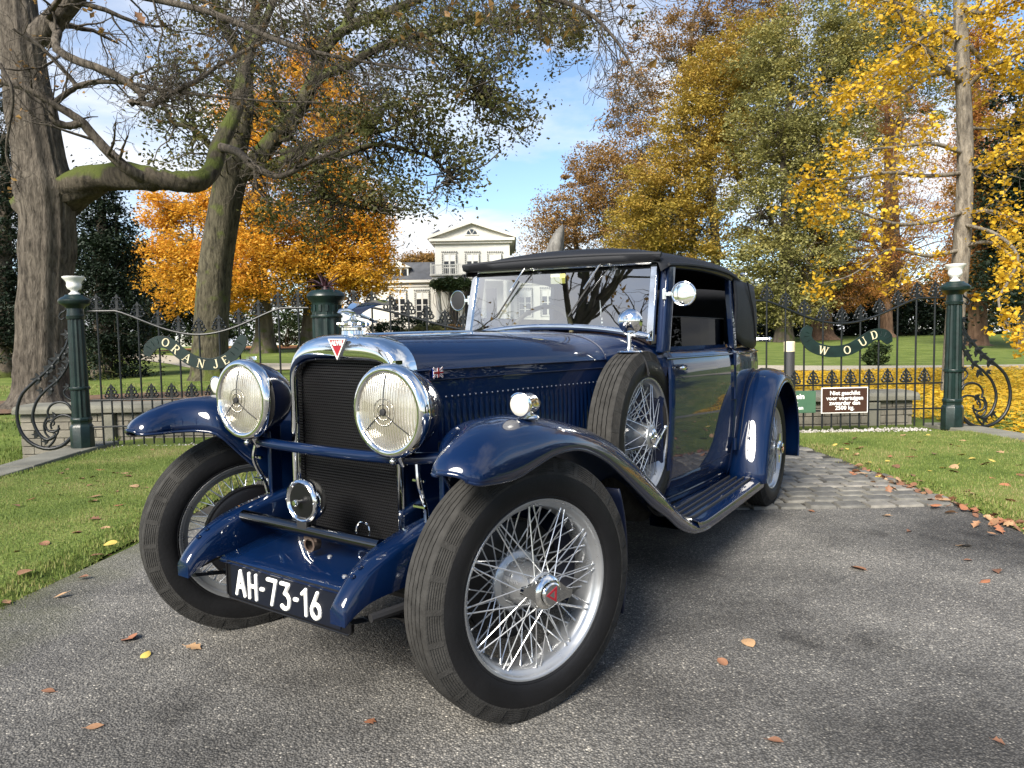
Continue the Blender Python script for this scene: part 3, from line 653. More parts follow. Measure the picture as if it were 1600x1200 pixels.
# bollard behind the right side gate
bo = at(1233, 612, 13.85); br_ = empty('bollard', (bo.x, bo.y, 0)); tag(br_, 'dark grey round bollard with cream band behind the right side gate', 'bollard')
MB().lathe([(0,-.05),(.1,-.05),(.1,.8),(0,.8)], segs=20).build('post', mat('bollard_grey', (.035,.037,.042), rough=.5), br_, ang=30)
MB().lathe([(.1,.8),(.104,.8),(.104,.93),(.1,.93)], segs=20).build('light_band', mat('cream_band', (.7,.62,.42), rough=.4), br_, ang=30)
MB().lathe([(0,.92),(.1,.92),(.106,.93),(.106,.985),(.095,1.0),(0,1.0)], segs=20).build('cap', br_.children[0].active_material, br_, ang=30)
# ------------------------------------------------------------------ house
HY = 62.0
def hp(px, py): p = at(px, py, HY); return p.x, p.z
HWALL = mat('white_stucco', (.56,.55,.50), rough=.8, vary=.06, vscale=.6)
HTRIM = mat('cream_trim', (.56,.54,.48), rough=.7, vary=.08, vscale=1)
SLATE = mat('slate_roof', (.055,.058,.065), rough=.6, vary=.3, vscale=2, bump=.6, bscale=6)
HGLASS = mat('window_glass', (.02,.023,.027), rough=.08, spec=.8)
house = empty('white_mansion', (hp(737,500)[0], HY, 1.0)); tag(house, 'white mansion with pediment, balcony and slate side wings beyond the gate', 'house')
HO = Vector(house.location)
def hb(mb, x0, x1, z0, z1, y0, y1): mb.bbox((x0-HO.x, y0-HY, z0-HO.z), (x1-HO.x, y1-HY, z1-HO.z)); return mb
xl, ze = hp(679,378); xr, _ = hp(796,378); xm = (xl+xr)/2; za_ = hp(737,350)[1]; zc_ = hp(700,434)[1]; zb = 1.0
w_ = MB(); hb(w_, xl, xr, zb, ze, HY, HY+9); w_.build('wall', HWALL, house, smooth=False)
wl0 = xl-6.6; wr1 = xr+6.6; zw = hp(640,441)[1]
for a, b in ((wl0, xl), (xr, wr1)):
    w_ = MB(); hb(w_, a, b, zb, zw, HY+.6, HY+9); w_.build('wing_wall', HWALL, house, smooth=False)
    c = MB(); hb(c, a-.35, b+(.35 if a > xm else 0), zw, zw+.22, HY+.25, HY+9.2); hb(c, a-.2, b+(.2 if a > xm else 0), zw-.35, zw-.22, HY+.5, HY+9.1); c.build('wing_cornice', HTRIM, house, smooth=False)
    zr = hp(640,406)[1]; r_ = MB(); A = a-.2; B = b+.2 if a > xm else b
    r_.add([(A-HO.x,.5,zw+.22-HO.z),(B-HO.x,.5,zw+.22-HO.z),(B-HO.x,8.8,zw+.22-HO.z),(A-HO.x,8.8,zw+.22-HO.z),(A+1.0-HO.x,2.0,zr-HO.z),(B-HO.x,2.0,zr-HO.z),(B-HO.x,7.4,zr-HO.z),(A+1.0-HO.x,7.4,zr-HO.z)], [(0,1,5,4),(1,2,6,5),(2,3,7,6),(3,0,4,7),(4,5,6,7)])
    r_.build('wing_roof', SLATE, house, smooth=False)
    # dormer
    dxm = (a+b)/2+(-.2 if a < xm else .2); z0 = zw+.25; d = MB(); hb(d, dxm-1.0, dxm+1.0, z0, z0+1.15, HY+.9, HY+3); d.prism([(-1.25,0),(1.25,0),(0,.62)], (0,2.2,0), (dxm-HO.x,.75,z0+1.15-HO.z), (1,0,0), (0,0,1)); dm = d.build('dormer', HTRIM, house, smooth=False)
    g = MB()
    for q in (-.62,0,.62): hb(g, dxm+q-.24, dxm+q+.24, z0+.12, z0+1.0, HY+.87, HY+.9)
    g.build('pane', HGLASS, dm, smooth=False)
zm = hp(690,372)[1]
c = MB(); hb(c, xl-.45, xr+.45, ze, ze+.22, HY-.45, HY+9.3); hb(c, xl-.25, xr+.25, ze-.2, ze, HY-.25, HY+9.2)
k = xl-.2
while k < xr+.1: hb(c, k, k+.14, ze-.02, ze+.0, HY-.4, HY-.25); k += .28
c.build('cornice', HTRIM, house, smooth=False)
p = MB(); p.prism([(xl-.45-HO.x,ze+.22-HO.z),(xr+.45-HO.x,ze+.22-HO.z),(xm-HO.x,za_-HO.z)], (0,9.4,0), (0,-.1,0), (1,0,0), (0,0,1)); p.build('pediment', HTRIM, house, smooth=False)
for s in (-1,1):
    rk = MB(); e = (xl-.6 if s < 0 else xr+.6); dxx = xm-e; dz = za_-ze-.2; L = sqrt(dxx*dxx+dz*dz); an = atan2(dz, dxx)
    rk.prism([(e-HO.x, ze+.2-HO.z), (xm-HO.x, za_-HO.z), (xm-HO.x, za_+.32-HO.z), (e-HO.x-.1*s, ze+.48-HO.z)], (0,9.9,0), (0,-.5,0), (1,0,0), (0,0,1)); rk.build('raking_roof', SLATE if False else HTRIM, house, smooth=False)
ln = MB(); ln.prism([(.62*cos(t), .62*sin(t)) for t in np.linspace(0, pi, 13)], (0,.06,0), (xm-HO.x, -.16, ze+.5-HO.z), (1,0,0), (0,0,1)); lu = ln.build('lunette', HWALL, house, smooth=False)
for t0 in (0, pi/3, 2*pi/3):
    q = MB(); q.prism([(.06*cos(t0+pi/6), .06*sin(t0+pi/6))]+[(.46*cos(t), .46*sin(t)) for t in np.linspace(t0+.1, t0+pi/3-.1, 5)], (0,.03,0), (xm-HO.x, -.19, ze+.56-HO.z), (1,0,0), (0,0,1)); q.build('pane', HGLASS, lu, smooth=False)
for cxp in (682.5, 790):
    x0, z0 = hp(cxp, 372); z0 += .32; ch = MB(); hb(ch, x0-.36, x0+.36, z0-.6, z0+.15, HY+1.2, HY+2.2); hb(ch, x0-.48, x0+.48, z0+.15, z0+.32, HY+1.1, HY+2.3); ch.add([(x0-.45-HO.x,1.1,z0+.32-HO.z),(x0+.45-HO.x,1.1,z0+.32-HO.z),(x0+.45-HO.x,2.3,z0+.32-HO.z),(x0-.45-HO.x,2.3,z0+.32-HO.z),(x0-HO.x,1.7,z0+.7-HO.z)], [(0,1,4),(1,2,4),(2,3,4),(3,0,4)]); ch.build('chimney', SLATE, house, smooth=False)
def window(x, z0, z1, wd, y, rows=4):
    x -= HO.x; z0 -= HO.z; z1 -= HO.z; y -= HY
    f = MB(); t = .07
    f.bbox((x-wd/2-.12, y-.06, z0-.1), (x-wd/2, y+.05, z1+.1)); f.bbox((x+wd/2, y-.06, z0-.1), (x+wd/2+.12, y+.05, z1+.1)); f.bbox((x-wd/2, y-.06, z1), (x+wd/2, y+.05, z1+.1)); f.bbox((x-wd/2, y-.06, z0-.1), (x+wd/2, y+.05, z0))
    f.bbox((x-.07, y-.05, z0), (x+.07, y+.02, z1))
    for i in range(1, rows): zz = z0+(z1-z0)*i/rows; f.bbox((x-wd/2, y-.045, zz-.035), (x-.07, y+.015, zz+.035)); f.bbox((x+.07, y-.045, zz-.035), (x+wd/2, y+.015, zz+.035))
    fo = f.build('window', HWALL, house, smooth=False)
    for sx in (-1,1):
        for i in range(rows):
            a = z0+(z1-z0)*i/rows+.035; b = z0+(z1-z0)*(i+1)/rows-.035; xa = x+sx*.07; xb = x+sx*wd/2
            m_ = MB(); m_.bbox((min(xa,xb), y-.02, a), (max(xa,xb), y+.0, b)); m_.build('pane', HGLASS if i < rows-1 else BLIND, fo, smooth=False)
    aw = MB()
    for sx in (-1,1):
        k_ = z0-.1
        while k_ < z1: aw.bbox((x+sx*(wd/2+.13)-.05, y-.12, k_), (x+sx*(wd/2+.13)+.05, y-.06, k_+.09)); k_ += .16
    k_ = x-wd/2-.2
    while k_ < x+wd/2+.15: aw.bbox((k_, y-.12, z1+.1), (k_+.09, y-.06, z1+.24)); k_ += .16
    aw.build('lattice_surround', AWN, fo, smooth=False)['kind'] = 'stuff'
BLIND = mat('white_blind', (.6,.6,.56), rough=.8)
AWN = mat('grey_lattice', (.10,.105,.10), rough=.8)
for pxc in (702, 738, 773):
    x0, zt1 = hp(pxc, 397); _, zt0 = hp(pxc, 429); window(x0, zt0, zt1, .95, HY-.02, 3)
for pxc in (622, 658):
    x0, zt1 = hp(pxc, 456); _, zt0 = hp(pxc, 496); window(x0, zt0, zt1, 1.0, HY+.58, 4); window(2*xm-x0, zt0, zt1, 1.0, HY+.58, 4)
# portico
px0 = xl+.1; px1 = xr-.1; pc = MB(); hb(pc, px0-.2, px1+.2, zc_-.5, zc_, HY-2.0, HY); hb(pc, px0-.35, px1+.35, zc_, zc_+.14, HY-2.2, HY); pc.build('portico_entablature', HTRIM, house, smooth=False)
for f_ in (0,.33,.67,1):
    x0 = px0+.3+(px1-px0-.6)*f_; co = MB(); co.lathe([(0,0),(.3,0),(.3,.15),(.24,.2),(.24,1.5),(.2,zc_-.75-2.0),(.29,zc_-.62-2.0),(.29,zc_-.5-2.0),(0,zc_-.5-2.0)], (x0-HO.x,-1.7,2.0-HO.z), segs=14); co.build('column', HWALL, house)
st = MB(); hb(st, px0-.2, px1+.2, 1.0, 2.0, HY-2.2, HY)
for i in range(5): hb(st, xm-1.6, xm+1.6, 1.0, 1.85-.17*i, HY-2.5-.3*i, HY-2.2-.3*i)
st.build('portico_steps', HTRIM, house, smooth=False)
dr = MB(); hb(dr, xm-.75, xm+.75, 2.0, zc_-.9, HY-.03, HY); dd = dr.build('door', mat('door_dark', (.02,.02,.022), rough=.4), house, smooth=False)
for xx in (xl+1.75, xr-1.75):
    sdw = MB(); hb(sdw, xx-.55, xx+.55, 2.0, zc_-1.0, HY-.03, HY); sdw.build('side_door', dd.active_material, house, smooth=False)
bl = MB(); zb0 = zc_+.14
hb(bl, px0-.3, px1+.3, zb0+.72, zb0+.8, HY-2.15, HY-2.07); k = px0-.3
while k < px1+.3:
    hb(bl, k, k+.045, zb0, zb0+.72, HY-2.13, HY-2.09); k += .16
for f_ in (0,.33,.67,1): hb(bl, px0-.3+(px1-px0+.48)*f_, px0-.18+(px1-px0+.48)*f_, zb0, zb0+.9, HY-2.17, HY-2.05)
bl.build('balcony_railing', HWALL, house, smooth=False)

# ------------------------------------------------------------------ trees
def leaves_mesh(name, C, size, mat_, rng, flat=.35, droop=0.0, asp=.6):
    n = len(C); nn = rng.normal(0, 1, (n,3)); nn[:,2] += flat*2*np.sign(nn[:,2]); nn /= np.linalg.norm(nn, axis=1)[:,None]
    t = rng.normal(0, 1, (n,3)); t[:,2] -= droop; t -= nn*(t*nn).sum(1)[:,None]; t /= np.linalg.norm(t, axis=1)[:,None]; b = np.cross(nn, t)
    s = (size*(.45+1.0*rng.random(n)))[:,None]
    V = np.stack([C-t*s*.5, C+b*s*asp*.5-t*s*.05+nn*s*.06, C+t*s*.5-nn*s*.08, C-b*s*asp*.5-t*s*.05+nn*s*.06], 1).reshape(-1,3)
    return fast_mesh(name, V, np.arange(4*n).reshape(n,4), mat_)
class Wood:
    """many tapering tubes gathered quickly"""
    def __init__(s): s.V = []; s.F = []; s.n = 0
    def tube(s, P, R_, sides=6, ridge=0, rng=None):
        P = np.asarray(P, float); n = len(P); R_ = np.asarray(R_, float)
        T = np.gradient(P, axis=0); T /= np.linalg.norm(T, axis=1)[:,None]+1e-9
        ref = np.array([1.,0,0]) if abs(T[:,0]).mean() < .8 else np.array([0,1.,0])
        U = ref - T*(T@ref)[:,None]; U /= np.linalg.norm(U, axis=1)[:,None]+1e-9; W_ = np.cross(T, U)
        a = np.linspace(0, 2*pi, sides, endpoint=False); rad = R_[:,None]*np.ones(sides)
        if ridge:
            ph = rng.uniform(0, 6.28, 6)
            for j, k in enumerate((3,5,9,14,23,31)):
                rad = rad*(1+ridge*np.sin(k*a+ph[j]+np.linspace(0, 2.5, n)[:,None]*(1+.3*j))/(1+.25*k/3))
        V = P[:,None,:]+U[:,None,:]*(np.cos(a)*rad)[:,:,None]+W_[:,None,:]*(np.sin(a)*rad)[:,:,None]
        i = np.arange(n-1)[:,None]*sides; k = np.arange(sides)[None,:]; l = (k+1) % sides
        s.F.append((np.stack([i+k, i+l, i+sides+l, i+sides+k], -1).reshape(-1,4))+s.n); s.V.append(V.reshape(-1,3)); s.n += n*sides
    def build(s, name, mat_, parent): 
        V = np.concatenate(s.V); return link(name, fast_mesh(name, V-np.array(parent.location), np.concatenate(s.F), mat_, True), parent)
def wander(rng, a, b, n=7, amp=.12, sag=0.0):
    a = np.array(a, float); b = np.array(b, float); L = np.linalg.norm(b-a); t = np.linspace(0,1,n)[:,None]
    P = a+(b-a)*t; j = np.cumsum(rng.normal(0, 1, (n,3)), axis=0); j -= j[0]; j = j-t*j[-1]; P = P+j*amp*L/sqrt(n)*np.sin(pi*t)**.5
    P[:,2] += sag*L*np.sin(pi*t[:,0]); return P
def twigs(wood, rng, P, r, lev, L0, nchild, tips, up=.25, sides=(5,4,3), spread=1.0, jit=.25):
    """sub-branches grown from polyline P; twig ends are collected in tips"""
    n = len(P)
    for c in range(nchild[0]):
        t = rng.uniform(.18, 1); i = min(int(t*(n-1)), n-2); f = t*(n-1)-i; o = P[i]*(1-f)+P[i+1]*f; d = P[i+1]-P[i]; d = d/(np.linalg.norm(d)+1e-9)
        q = rng.normal(0, 1, 3); q -= d*(q@d); q /= np.linalg.norm(q)+1e-9; an = rng.uniform(.5, 1.15)*spread; v = d*cos(an)+q*sin(an); v[2] += up; v /= np.linalg.norm(v)
        L = L0*rng.uniform(.55, 1.15)*(1.1-.5*t); m = 6 if lev > 0 else 5
        Q = [o]
        for s_ in range(m):
            v = v+rng.normal(0, jit, 3); v[2] += up*.12; v /= np.linalg.norm(v); Q.append(Q[-1]+v*L/m)
        Q = np.array(Q); rr_ = r*(1-.6*t)*.55
        wood.tube(Q, np.linspace(rr_, max(rr_*.3, .0035), m+1), (3,4,5)[min(lev, 2)])
        if len(nchild) > 1: twigs(wood, rng, Q, rr_*.9, lev-1, L0*.52, nchild[1:], tips, up, sides, spread, jit)
        else: tips.append((Q[-1], Q[m//2], v))
def crown_points(lobes, ncl, per, cr, rng, shell=.55, flat=.6):
    lobes = np.asarray(lobes, float); wgt = (lobes[:,3]*lobes[:,4]*lobes[:,5])**(2/3); wgt /= wgt.sum(); li = rng.choice(len(lobes), ncl, p=wgt)
    d = rng.normal(0, 1, (ncl,3)); d /= np.linalg.norm(d, axis=1)[:,None]; rad = np.where(rng.random(ncl) < shell, rng.uniform(.82, 1.04, ncl), rng.random(ncl)**(1/3)*.9)
    CC = lobes[li,:3]+d*rad[:,None]*lobes[li,3:]
    szs = cr*np.exp(rng.normal(0, .35, ncl)); cnt = np.maximum(4, (per*np.exp(rng.normal(0, .35, ncl))).astype(int))
    idx = np.repeat(np.arange(ncl), cnt); m = len(idx); off = rng.normal(0, 1, (m,3)); off /= np.linalg.norm(off, axis=1)[:,None]; off *= (rng.random(m)**.5)[:,None]; off[:,2] *= flat
    return CC, li, CC[idx]+off*szs[idx][:,None]*np.array([1,1,1])
def tree(name, label, base, trunk_px, Y, r0, lobes_px, ncl, per, leaf, cr, leafm, barkm, seed, shell=.55, group=None, wob=.06, twig_frac=.5, flat=.35, droop=0, limb_r=.35, ridge=.05, sides=14, asp=.6, rtop=.3, dens_flat=.6):
    """trunk_px: [(px,py)] from the foot upwards at depth Y; lobes_px: (px,py,rx_px,ry_px,dY,rY)"""
    rng = np.random.default_rng(seed); m2 = Y/F_PX
    T = np.array([at(a, b, Y) for a, b in trunk_px]); T[0,2] = min(T[0,2], float(zg(T[0,0], T[0,1]))-.1) if base else T[0,2]
    root = empty(name, tuple(T[0])); tag(root, label, 'tree', group)
    P = np.array(spline(list(T), 18)); rr_ = np.linspace(r0, r0*rtop, 18); rr_[0] *= 1.5; rr_[1] *= 1.18
    wd = Wood(); wd.tube(P, rr_, sides, ridge, rng)
    lobes = []
    for (px, py, rx, ry, dY, rY) in lobes_px:
        c = at(px, py, Y+dY); s_ = (Y+dY)/F_PX; lobes.append((c.x, c.y, c.z, rx*s_, rY, ry*s_))
    CC, li, LP = crown_points(lobes, int(ncl*1.25), int(per*1.6), cr*.95, rng, shell, dens_flat)
    for j, lb in enumerate(lobes):
        c = np.array(lb[:3]); tt = np.clip((c[2]-lb[5]*.9-T[0,2])/(P[-1,2]-T[0,2]+1e-6), .3, .97); i = int(tt*17); Q = wander(rng, P[i], c, 8, wob*3, .05)
        rl = max(.03, rr_[i]*limb_r*1.3); wd.tube(Q, np.linspace(rl, rl*.35, 8), 7)
        mine = np.where(li == j)[0]; mine = mine[rng.random(len(mine)) < twig_frac]
        for k in mine:
            s_ = rng.integers(3, 8); Q2 = wander(rng, Q[s_], CC[k], 5, .25); r1 = rl*.28; wd.tube(Q2, np.linspace(r1, r1*.25, 5), 4)
    wd.build('trunk', barkm, root)
    link('crown', leaves_mesh('crown', LP-np.array(root.location), leaf*.66, leafm, rng, flat, droop, asp), root)
    return root
BARK_OAK = barkmat('oak_bark', (.024,.020,.016), (.135,.116,.096), .0, 15)
BARK_LIMB = barkmat('mossy_limb_bark', (.018,.016,.012), (.085,.072,.055), .42, 12)
BARK_MOSS = barkmat('mossy_bark', (.018,.016,.011), (.095,.085,.058), .22, 12)
BARK_FAR = barkmat('grey_bark', (.05,.042,.033), (.15,.125,.1), .2, 4)
BARK_CYP = barkmat('reddish_bark', (.07,.040,.025), (.21,.13,.085), 0, 6)
BARK_GINK = barkmat('ginkgo_bark', (.07,.06,.05), (.25,.22,.18), 0, 14)
L_OLIVE = leafmat('olive_oak_leaf', [(.040,.046,.014),(.066,.072,.022),(.095,.092,.028),(.15,.11,.03)], .35, .35)
L_ORANGE = leafmat('orange_maple_leaf', [(.42,.28,.03),(.58,.33,.035),(.64,.33,.035),(.58,.23,.03)], .4, .3)
L_YEW = leafmat('yew_needle', [(.006,.013,.008),(.012,.022,.012),(.02,.032,.014)], .1, .5)
L_BROWN = leafmat('russet_leaf', [(.16,.10,.045),(.25,.145,.06),(.30,.18,.05),(.24,.13,.07)], .35, .25)
L_GOLD = leafmat('golden_oak_leaf', [(.18,.15,.03),(.29,.22,.04),(.38,.26,.045),(.30,.17,.04)], .35, .25)
L_SAGE = leafmat('grey_green_leaf', [(.11,.11,.035),(.18,.175,.06),(.26,.24,.08),(.30,.24,.06)], .3, .3)
L_CYP = leafmat('cypress_needle', [(.24,.16,.035),(.36,.19,.04),(.38,.16,.045),(.30,.12,.035)], .35, .35)
L_GINK = leafmat('ginkgo_leaf', [(.42,.27,.02),(.58,.36,.025),(.66,.44,.04),(.50,.36,.06)], .45, .8)
L_SHRUB = leafmat('shrub_leaf', [(.018,.032,.010),(.03,.05,.016),(.055,.075,.02)], .25, .6)

# the old oak at the left end: big trunk, mossy limb, bare crooked branches
rng = np.random.default_rng(11)
Y1 = 13.6
def pxs(L, Y): return np.array([at(*q[:2], Y+(q[2] if len(q) > 2 else 0)) for q in L])
T = pxs([(66,640),(66,600),(68,520),(72,430),(74,340),(62,250),(42,130),(30,20),(22,-120),(26,-300)], Y1)
o1 = empty('old_oak', (T[0][0], T[0][1], -.1)); tag(o1, 'huge old oak with furrowed trunk and long mossy limb, behind the leftmost gate post', 'tree')
wd = Wood(); P = np.array(spline(list(T), 60)); r = np.interp(np.linspace(0,1,60), [0,.05,.12,.3,.44,.5,.56,.75,1], [.74,.57,.47,.43,.45,.47,.42,.33,.2]); r = r*(1+rng.normal(0,.012,60)+.03*np.sin(np.arange(60)*.9)); wd.tube(P, r, 96, .04, rng); wd.build('trunk', BARK_OAK, o1)
wd = Wood(); tips = []
limb = np.array(spline(list(pxs([(60,345,.15),(100,303,.12),(165,277,-.15),(235,280,-.5),(300,283,-.4),(330,268,0),(345,225,.3),(372,165,.5),(385,95,.8),(420,20,1),(450,-60,1.2)], Y1)), 40)); rl = np.interp(np.linspace(0,1,40), [0,.06,.12,.2,.3,.45,.6,1], [.52,.43,.33,.26,.21,.17,.15,.05]); rl = rl*(1+.09*np.sin(np.arange(40)*1.7+1)*np.sin(np.arange(40)*.61)+rng.normal(0,.03,40)); wd.tube(limb, rl, 24, .06, rng)
ob = wd.build('mossy_limb', BARK_LIMB, o1); ob['label'] = 'long horizontal limb covered in green moss'
wd = Wood()
def branch(L, r0, r1, Y=Y1, n=26, ch=(9,5,4), L0=1.5, up=.12, lev=2):
    Q = np.array(spline(list(pxs(L, Y)), n)); wd.tube(Q, np.linspace(r0, r1, n), 8); twigs(wd, rng, Q, (r0+r1)*.45, lev, L0, ch, tips, up); return Q
branch([(238,283,-.5),(205,268,-.8),(172,240,-1),(140,205,-1.1),(125,188,-1.2),(88,165,-1.3),(40,138,-1.4),(-10,125,-1.5)], .11, .05, ch=(7,4,3), L0=1.2)
branch([(128,190,-1.2),(108,197,-1.2),(85,188,-1.3),(83,165,-1.3),(105,145,-1.3),(118,133,-1.3),(90,100,-1.4),(60,70,-1.5),(20,45,-1.7)], .075, .02, ch=(12,6,4), L0=1.4)
branch([(116,136,-1.3),(150,128,-1.3),(200,130,-1.4),(250,140,-1.4),(330,150,-1.5),(420,158,-1.5),(500,160,-1.6)], .05, .012, ch=(16,6,4), L0=1.3)
branch([(60,60,-.5),(95,20,-.6),(130,-20,-.8),(170,-80,-1)], .24, .1, ch=(10,6,5), L0=2.2)
branch([(75,30,-.4),(90,50,-.9),(87,75,-1.2),(120,95,-1.4),(170,112,-1.5),(215,140,-1.5),(222,160,-1.5),(203,162,-1.5),(212,158,-1.5),(245,165,-1.5),(270,145,-1.5),(310,125,-1.4),(345,100,-1.2),(420,60,-1)], .08, .03, ch=(18,6,5), L0=1.5)
branch([(110,-30,-1.5),(200,-10,-2.5),(330,20,-3.2),(450,70,-3.8),(560,95,-4.2),(650,110,-4.6)], .07, .012, ch=(20,7,5), L0=1.4, up=-.05)
branch([(60,-60,-1.5),(150,-60,-3),(280,-40,-4.5),(420,-25,-5),(560,-10,-5.4)], .09, .02, ch=(20,7,5), L0=1.6, up=-.12)
branch([(200,-90,-3),(420,-80,-4.8),(620,-50,-5.8),(780,-20,-6.2),(900,10,-6.5),(960,60,-6.6),(1000,130,-6.6)], .05, .008, ch=(18,6,4), L0=1.0, up=-.22)
branch([(330,-90,-3),(560,-60,-5),(760,-40,-6),(880,-20,-6.3),(1000,-10,-6.6)], .05, .01, ch=(16,6,4), L0=1.0, up=-.15)
branch([(345,230,.2),(372,238,-.4),(400,262,-.8),(440,275,-1),(490,250,-1.2),(530,235,-1.4)], .09, .03, ch=(14,6,4), L0=1.3)
branch([(0,100,-3),(20,150,-3),(10,240,-2.8),(30,300,-2.6)], .03, .01, ch=(9,5,3), L0=.9)
wd.build('branches', BARK_OAK, o1)
tp = np.array([t[0] for t in tips]); sel = rng.random(len(tp)) < .05; LP = (tp[sel][:,None,:]+rng.normal(0,.05,(sel.sum(),3,3))).reshape(-1,3)
link('leaves', leaves_mesh('leaves', LP-np.array(o1.location), .09, L_BROWN, rng), o1)

# second oak: olive leaves over dark crooked limbs
Y2 = 21.6; rng = np.random.default_rng(23)
T = pxs([(330,600),(328,560),(330,500),(336,420),(348,340),(358,290),(372,240)], Y2)
o2 = empty('leafy_oak', (T[0][0], T[0][1], 0)); tag(o2, 'leaning oak with olive brown leaves and spreading dark limbs behind the ORANJE gate', 'tree')
wd = Wood(); P = np.array(spline(list(T), 30)); wd.tube(P, np.interp(np.linspace(0,1,30), [0,.08,.3,1], [.75,.56,.5,.44]), 30, .025, rng); wd.build('trunk', BARK_MOSS, o2)
wd = Wood(); tips = []; LIMBS = []
def limb2(L, r0, r1, ch=(10,6), L0=2.0, n=24, up=.05):
    Q = np.array(spline(list(pxs(L, Y2)), n)); wd.tube(Q, np.linspace(r0*.85, r1*.8, n), 12, .03, rng); LIMBS.append(Q); twigs(wd, rng, Q, (r0+r1)*.4, 2, L0, ch, tips, up); return Q
limb2([(360,285),(395,255),(430,215),(465,175),(490,125),(505,80),(540,45),(600,20),(680,-10)], .36, .12)
limb2([(470,160),(500,120),(540,105),(580,80),(620,62),(660,55),(700,80),(730,115),(745,145)], .2, .05)
limb2([(640,60),(690,45),(740,30),(790,35),(850,30),(900,25)], .14, .04)
limb2([(370,240),(382,180),(385,110),(395,40),(420,-60)], .34, .15)
limb2([(385,100),(350,40),(330,-20),(300,-90)], .2, .1)
limb2([(440,240),(500,225),(560,200),(600,205),(640,180)], .14, .04)
limb2([(365,280),(420,262),(470,240),(500,250),(540,240),(590,225),(640,235),(680,250),(705,280)], .2, .03)
limb2([(480,235),(500,265),(505,300),(540,320),(590,330)], .12, .03)
limb2([(340,240),(300,200),(270,190),(250,150)], .14, .05)
limb2([(540,45),(560,-20),(600,-80)], .18, .08)
wd.build('limbs', BARK_MOSS, o2)
cl = []
for (px, py, rx, ry, k) in [(300,110,60,95,46),(340,190,50,60,26),(420,110,55,60,26),(500,40,60,40,26),(590,30,70,35,30),(680,40,80,40,44),(780,45,75,45,50),(870,30,65,55,44),(900,60,35,30,16),(760,120,70,60,52),(680,120,55,40,28),(800,180,50,35,28),(640,180,80,45,52),(570,190,60,40,34),(700,230,60,40,34),(720,270,30,25,12),(560,270,70,40,44),(600,310,55,32,30),(640,320,22,20,8),(470,290,60,45,32),(500,340,55,35,22),(440,210,50,50,22),(560,130,50,40,18),(430,330,50,40,20),(280,240,50,50,16),(400,20,70,50,30)]:
    for _ in range(int(k*1.15)):
        a = rng.normal(0, .5, 2); d = rng.normal(0, 1.6); p = at(px+rx*a[0]*1.1, py+ry*a[1]*1.1, Y2+d-(.8 if px > 600 else 0)); cl.append(p)
cl = np.array(cl); cnt = rng.integers(16, 44, len(cl)); idx = np.repeat(np.arange(len(cl)), cnt); off = rng.normal(0, .21, (len(idx),3)); off[:,2] *= .6
LP = cl[idx]+off
tp = np.array([t[0] for t in tips]); LP = np.concatenate([LP, (tp[:,None,:]+rng.normal(0,.16,(len(tp),9,3))).reshape(-1,3)])
for c in cl[rng.random(len(cl)) < .55]:
    b = min(LIMBS, key=lambda q: ((q-c)**2).sum(1).min()); k = ((b-c)**2).sum(1).argmin(); 
    pass
link('crown', leaves_mesh('crown', LP-np.array(o2.location), .125, L_OLIVE, rng, .2, .5), o2)
wd = Wood()
for c in cl:
    b = min(LIMBS, key=lambda q: ((q-c)**2).sum(1).min()); k = ((b-c)**2).sum(1).argmin(); Q = wander(rng, b[k], c, 9, .16); wd.tube(Q, np.linspace(.03,.006,9), 3)
wd.build('twigs', BARK_OAK, o2)

tree('orange_maple', 'broad orange maple with glowing foliage, behind the leafy oak', True, [(412,545),(412,500),(408,440),(400,380),(400,300),(410,220)], 44, .62, [(300,380,75,70,0,3),(270,430,52,60,-1,2),(350,440,60,50,-2,2.5),(410,330,75,70,0,3.5),(400,420,70,65,-2,3),(330,320,55,45,1,2.5),(250,330,30,25,0,1.5),(430,230,60,60,1,3),(390,180,45,40,1,2),(460,150,50,45,2,2.5)], 520, 62, .30, .95, L_ORANGE, BARK_FAR, 31, group='orange maples beyond the left side gate')
tree('orange_maple', 'orange maple whose crown reaches towards the white mansion', True, [(482,540),(484,500),(490,450),(500,400),(510,320),(515,240)], 46, .6, [(500,430,60,55,-1,2.5),(560,400,55,65,0,2.5),(545,330,55,55,0,3),(590,430,26,42,0,1.5),(470,380,55,60,-1,3),(510,260,60,60,1,3),(540,180,50,50,2,2.5),(500,100,45,40,2,2.5),(585,360,30,38,0,1.5)], 480, 62, .30, .95, L_ORANGE, BARK_FAR, 32, group='orange maples beyond the left side gate')
def yew(label, px, py, ptop, rx, Y, seed, group='dark yews'):
    lob = []; n = 6
    for i in range(n):
        t = i/(n-1); lob.append((px+6*sin(i*2.1), py-(py-ptop)*(.08+.86*t), rx*(1-.55*t**1.6), (py-ptop)*.16, 0, rx*Y/F_PX*(1-.5*t)))
    tree('yew_tree', label, True, [(px,py+6),(px,py-40),(px,(py+ptop)/2),(px,ptop+20)], Y, .35, lob, 330, 58, .155, .5, L_YEW, BARK_FAR, seed, group=group, shell=.75, droop=.8)
yew('dark green yew with round top, right of the big oak trunk', 160, 585, 292, 62, 23.5, 41)
yew('dark green yew at the left edge, left of the big oak trunk', 8, 575, 190, 58, 25, 42)
tree('yew_tree', 'low dark evergreen behind the yew, left of the orange maples', True, [(232,530),(232,480),(232,420)], 46, .3, [(230,470,45,60,0,2.5),(290,480,45,35,0,2.5),(215,420,30,40,0,2)], 200, 60, .26, .8, L_YEW, BARK_FAR, 43, group='dark yews')
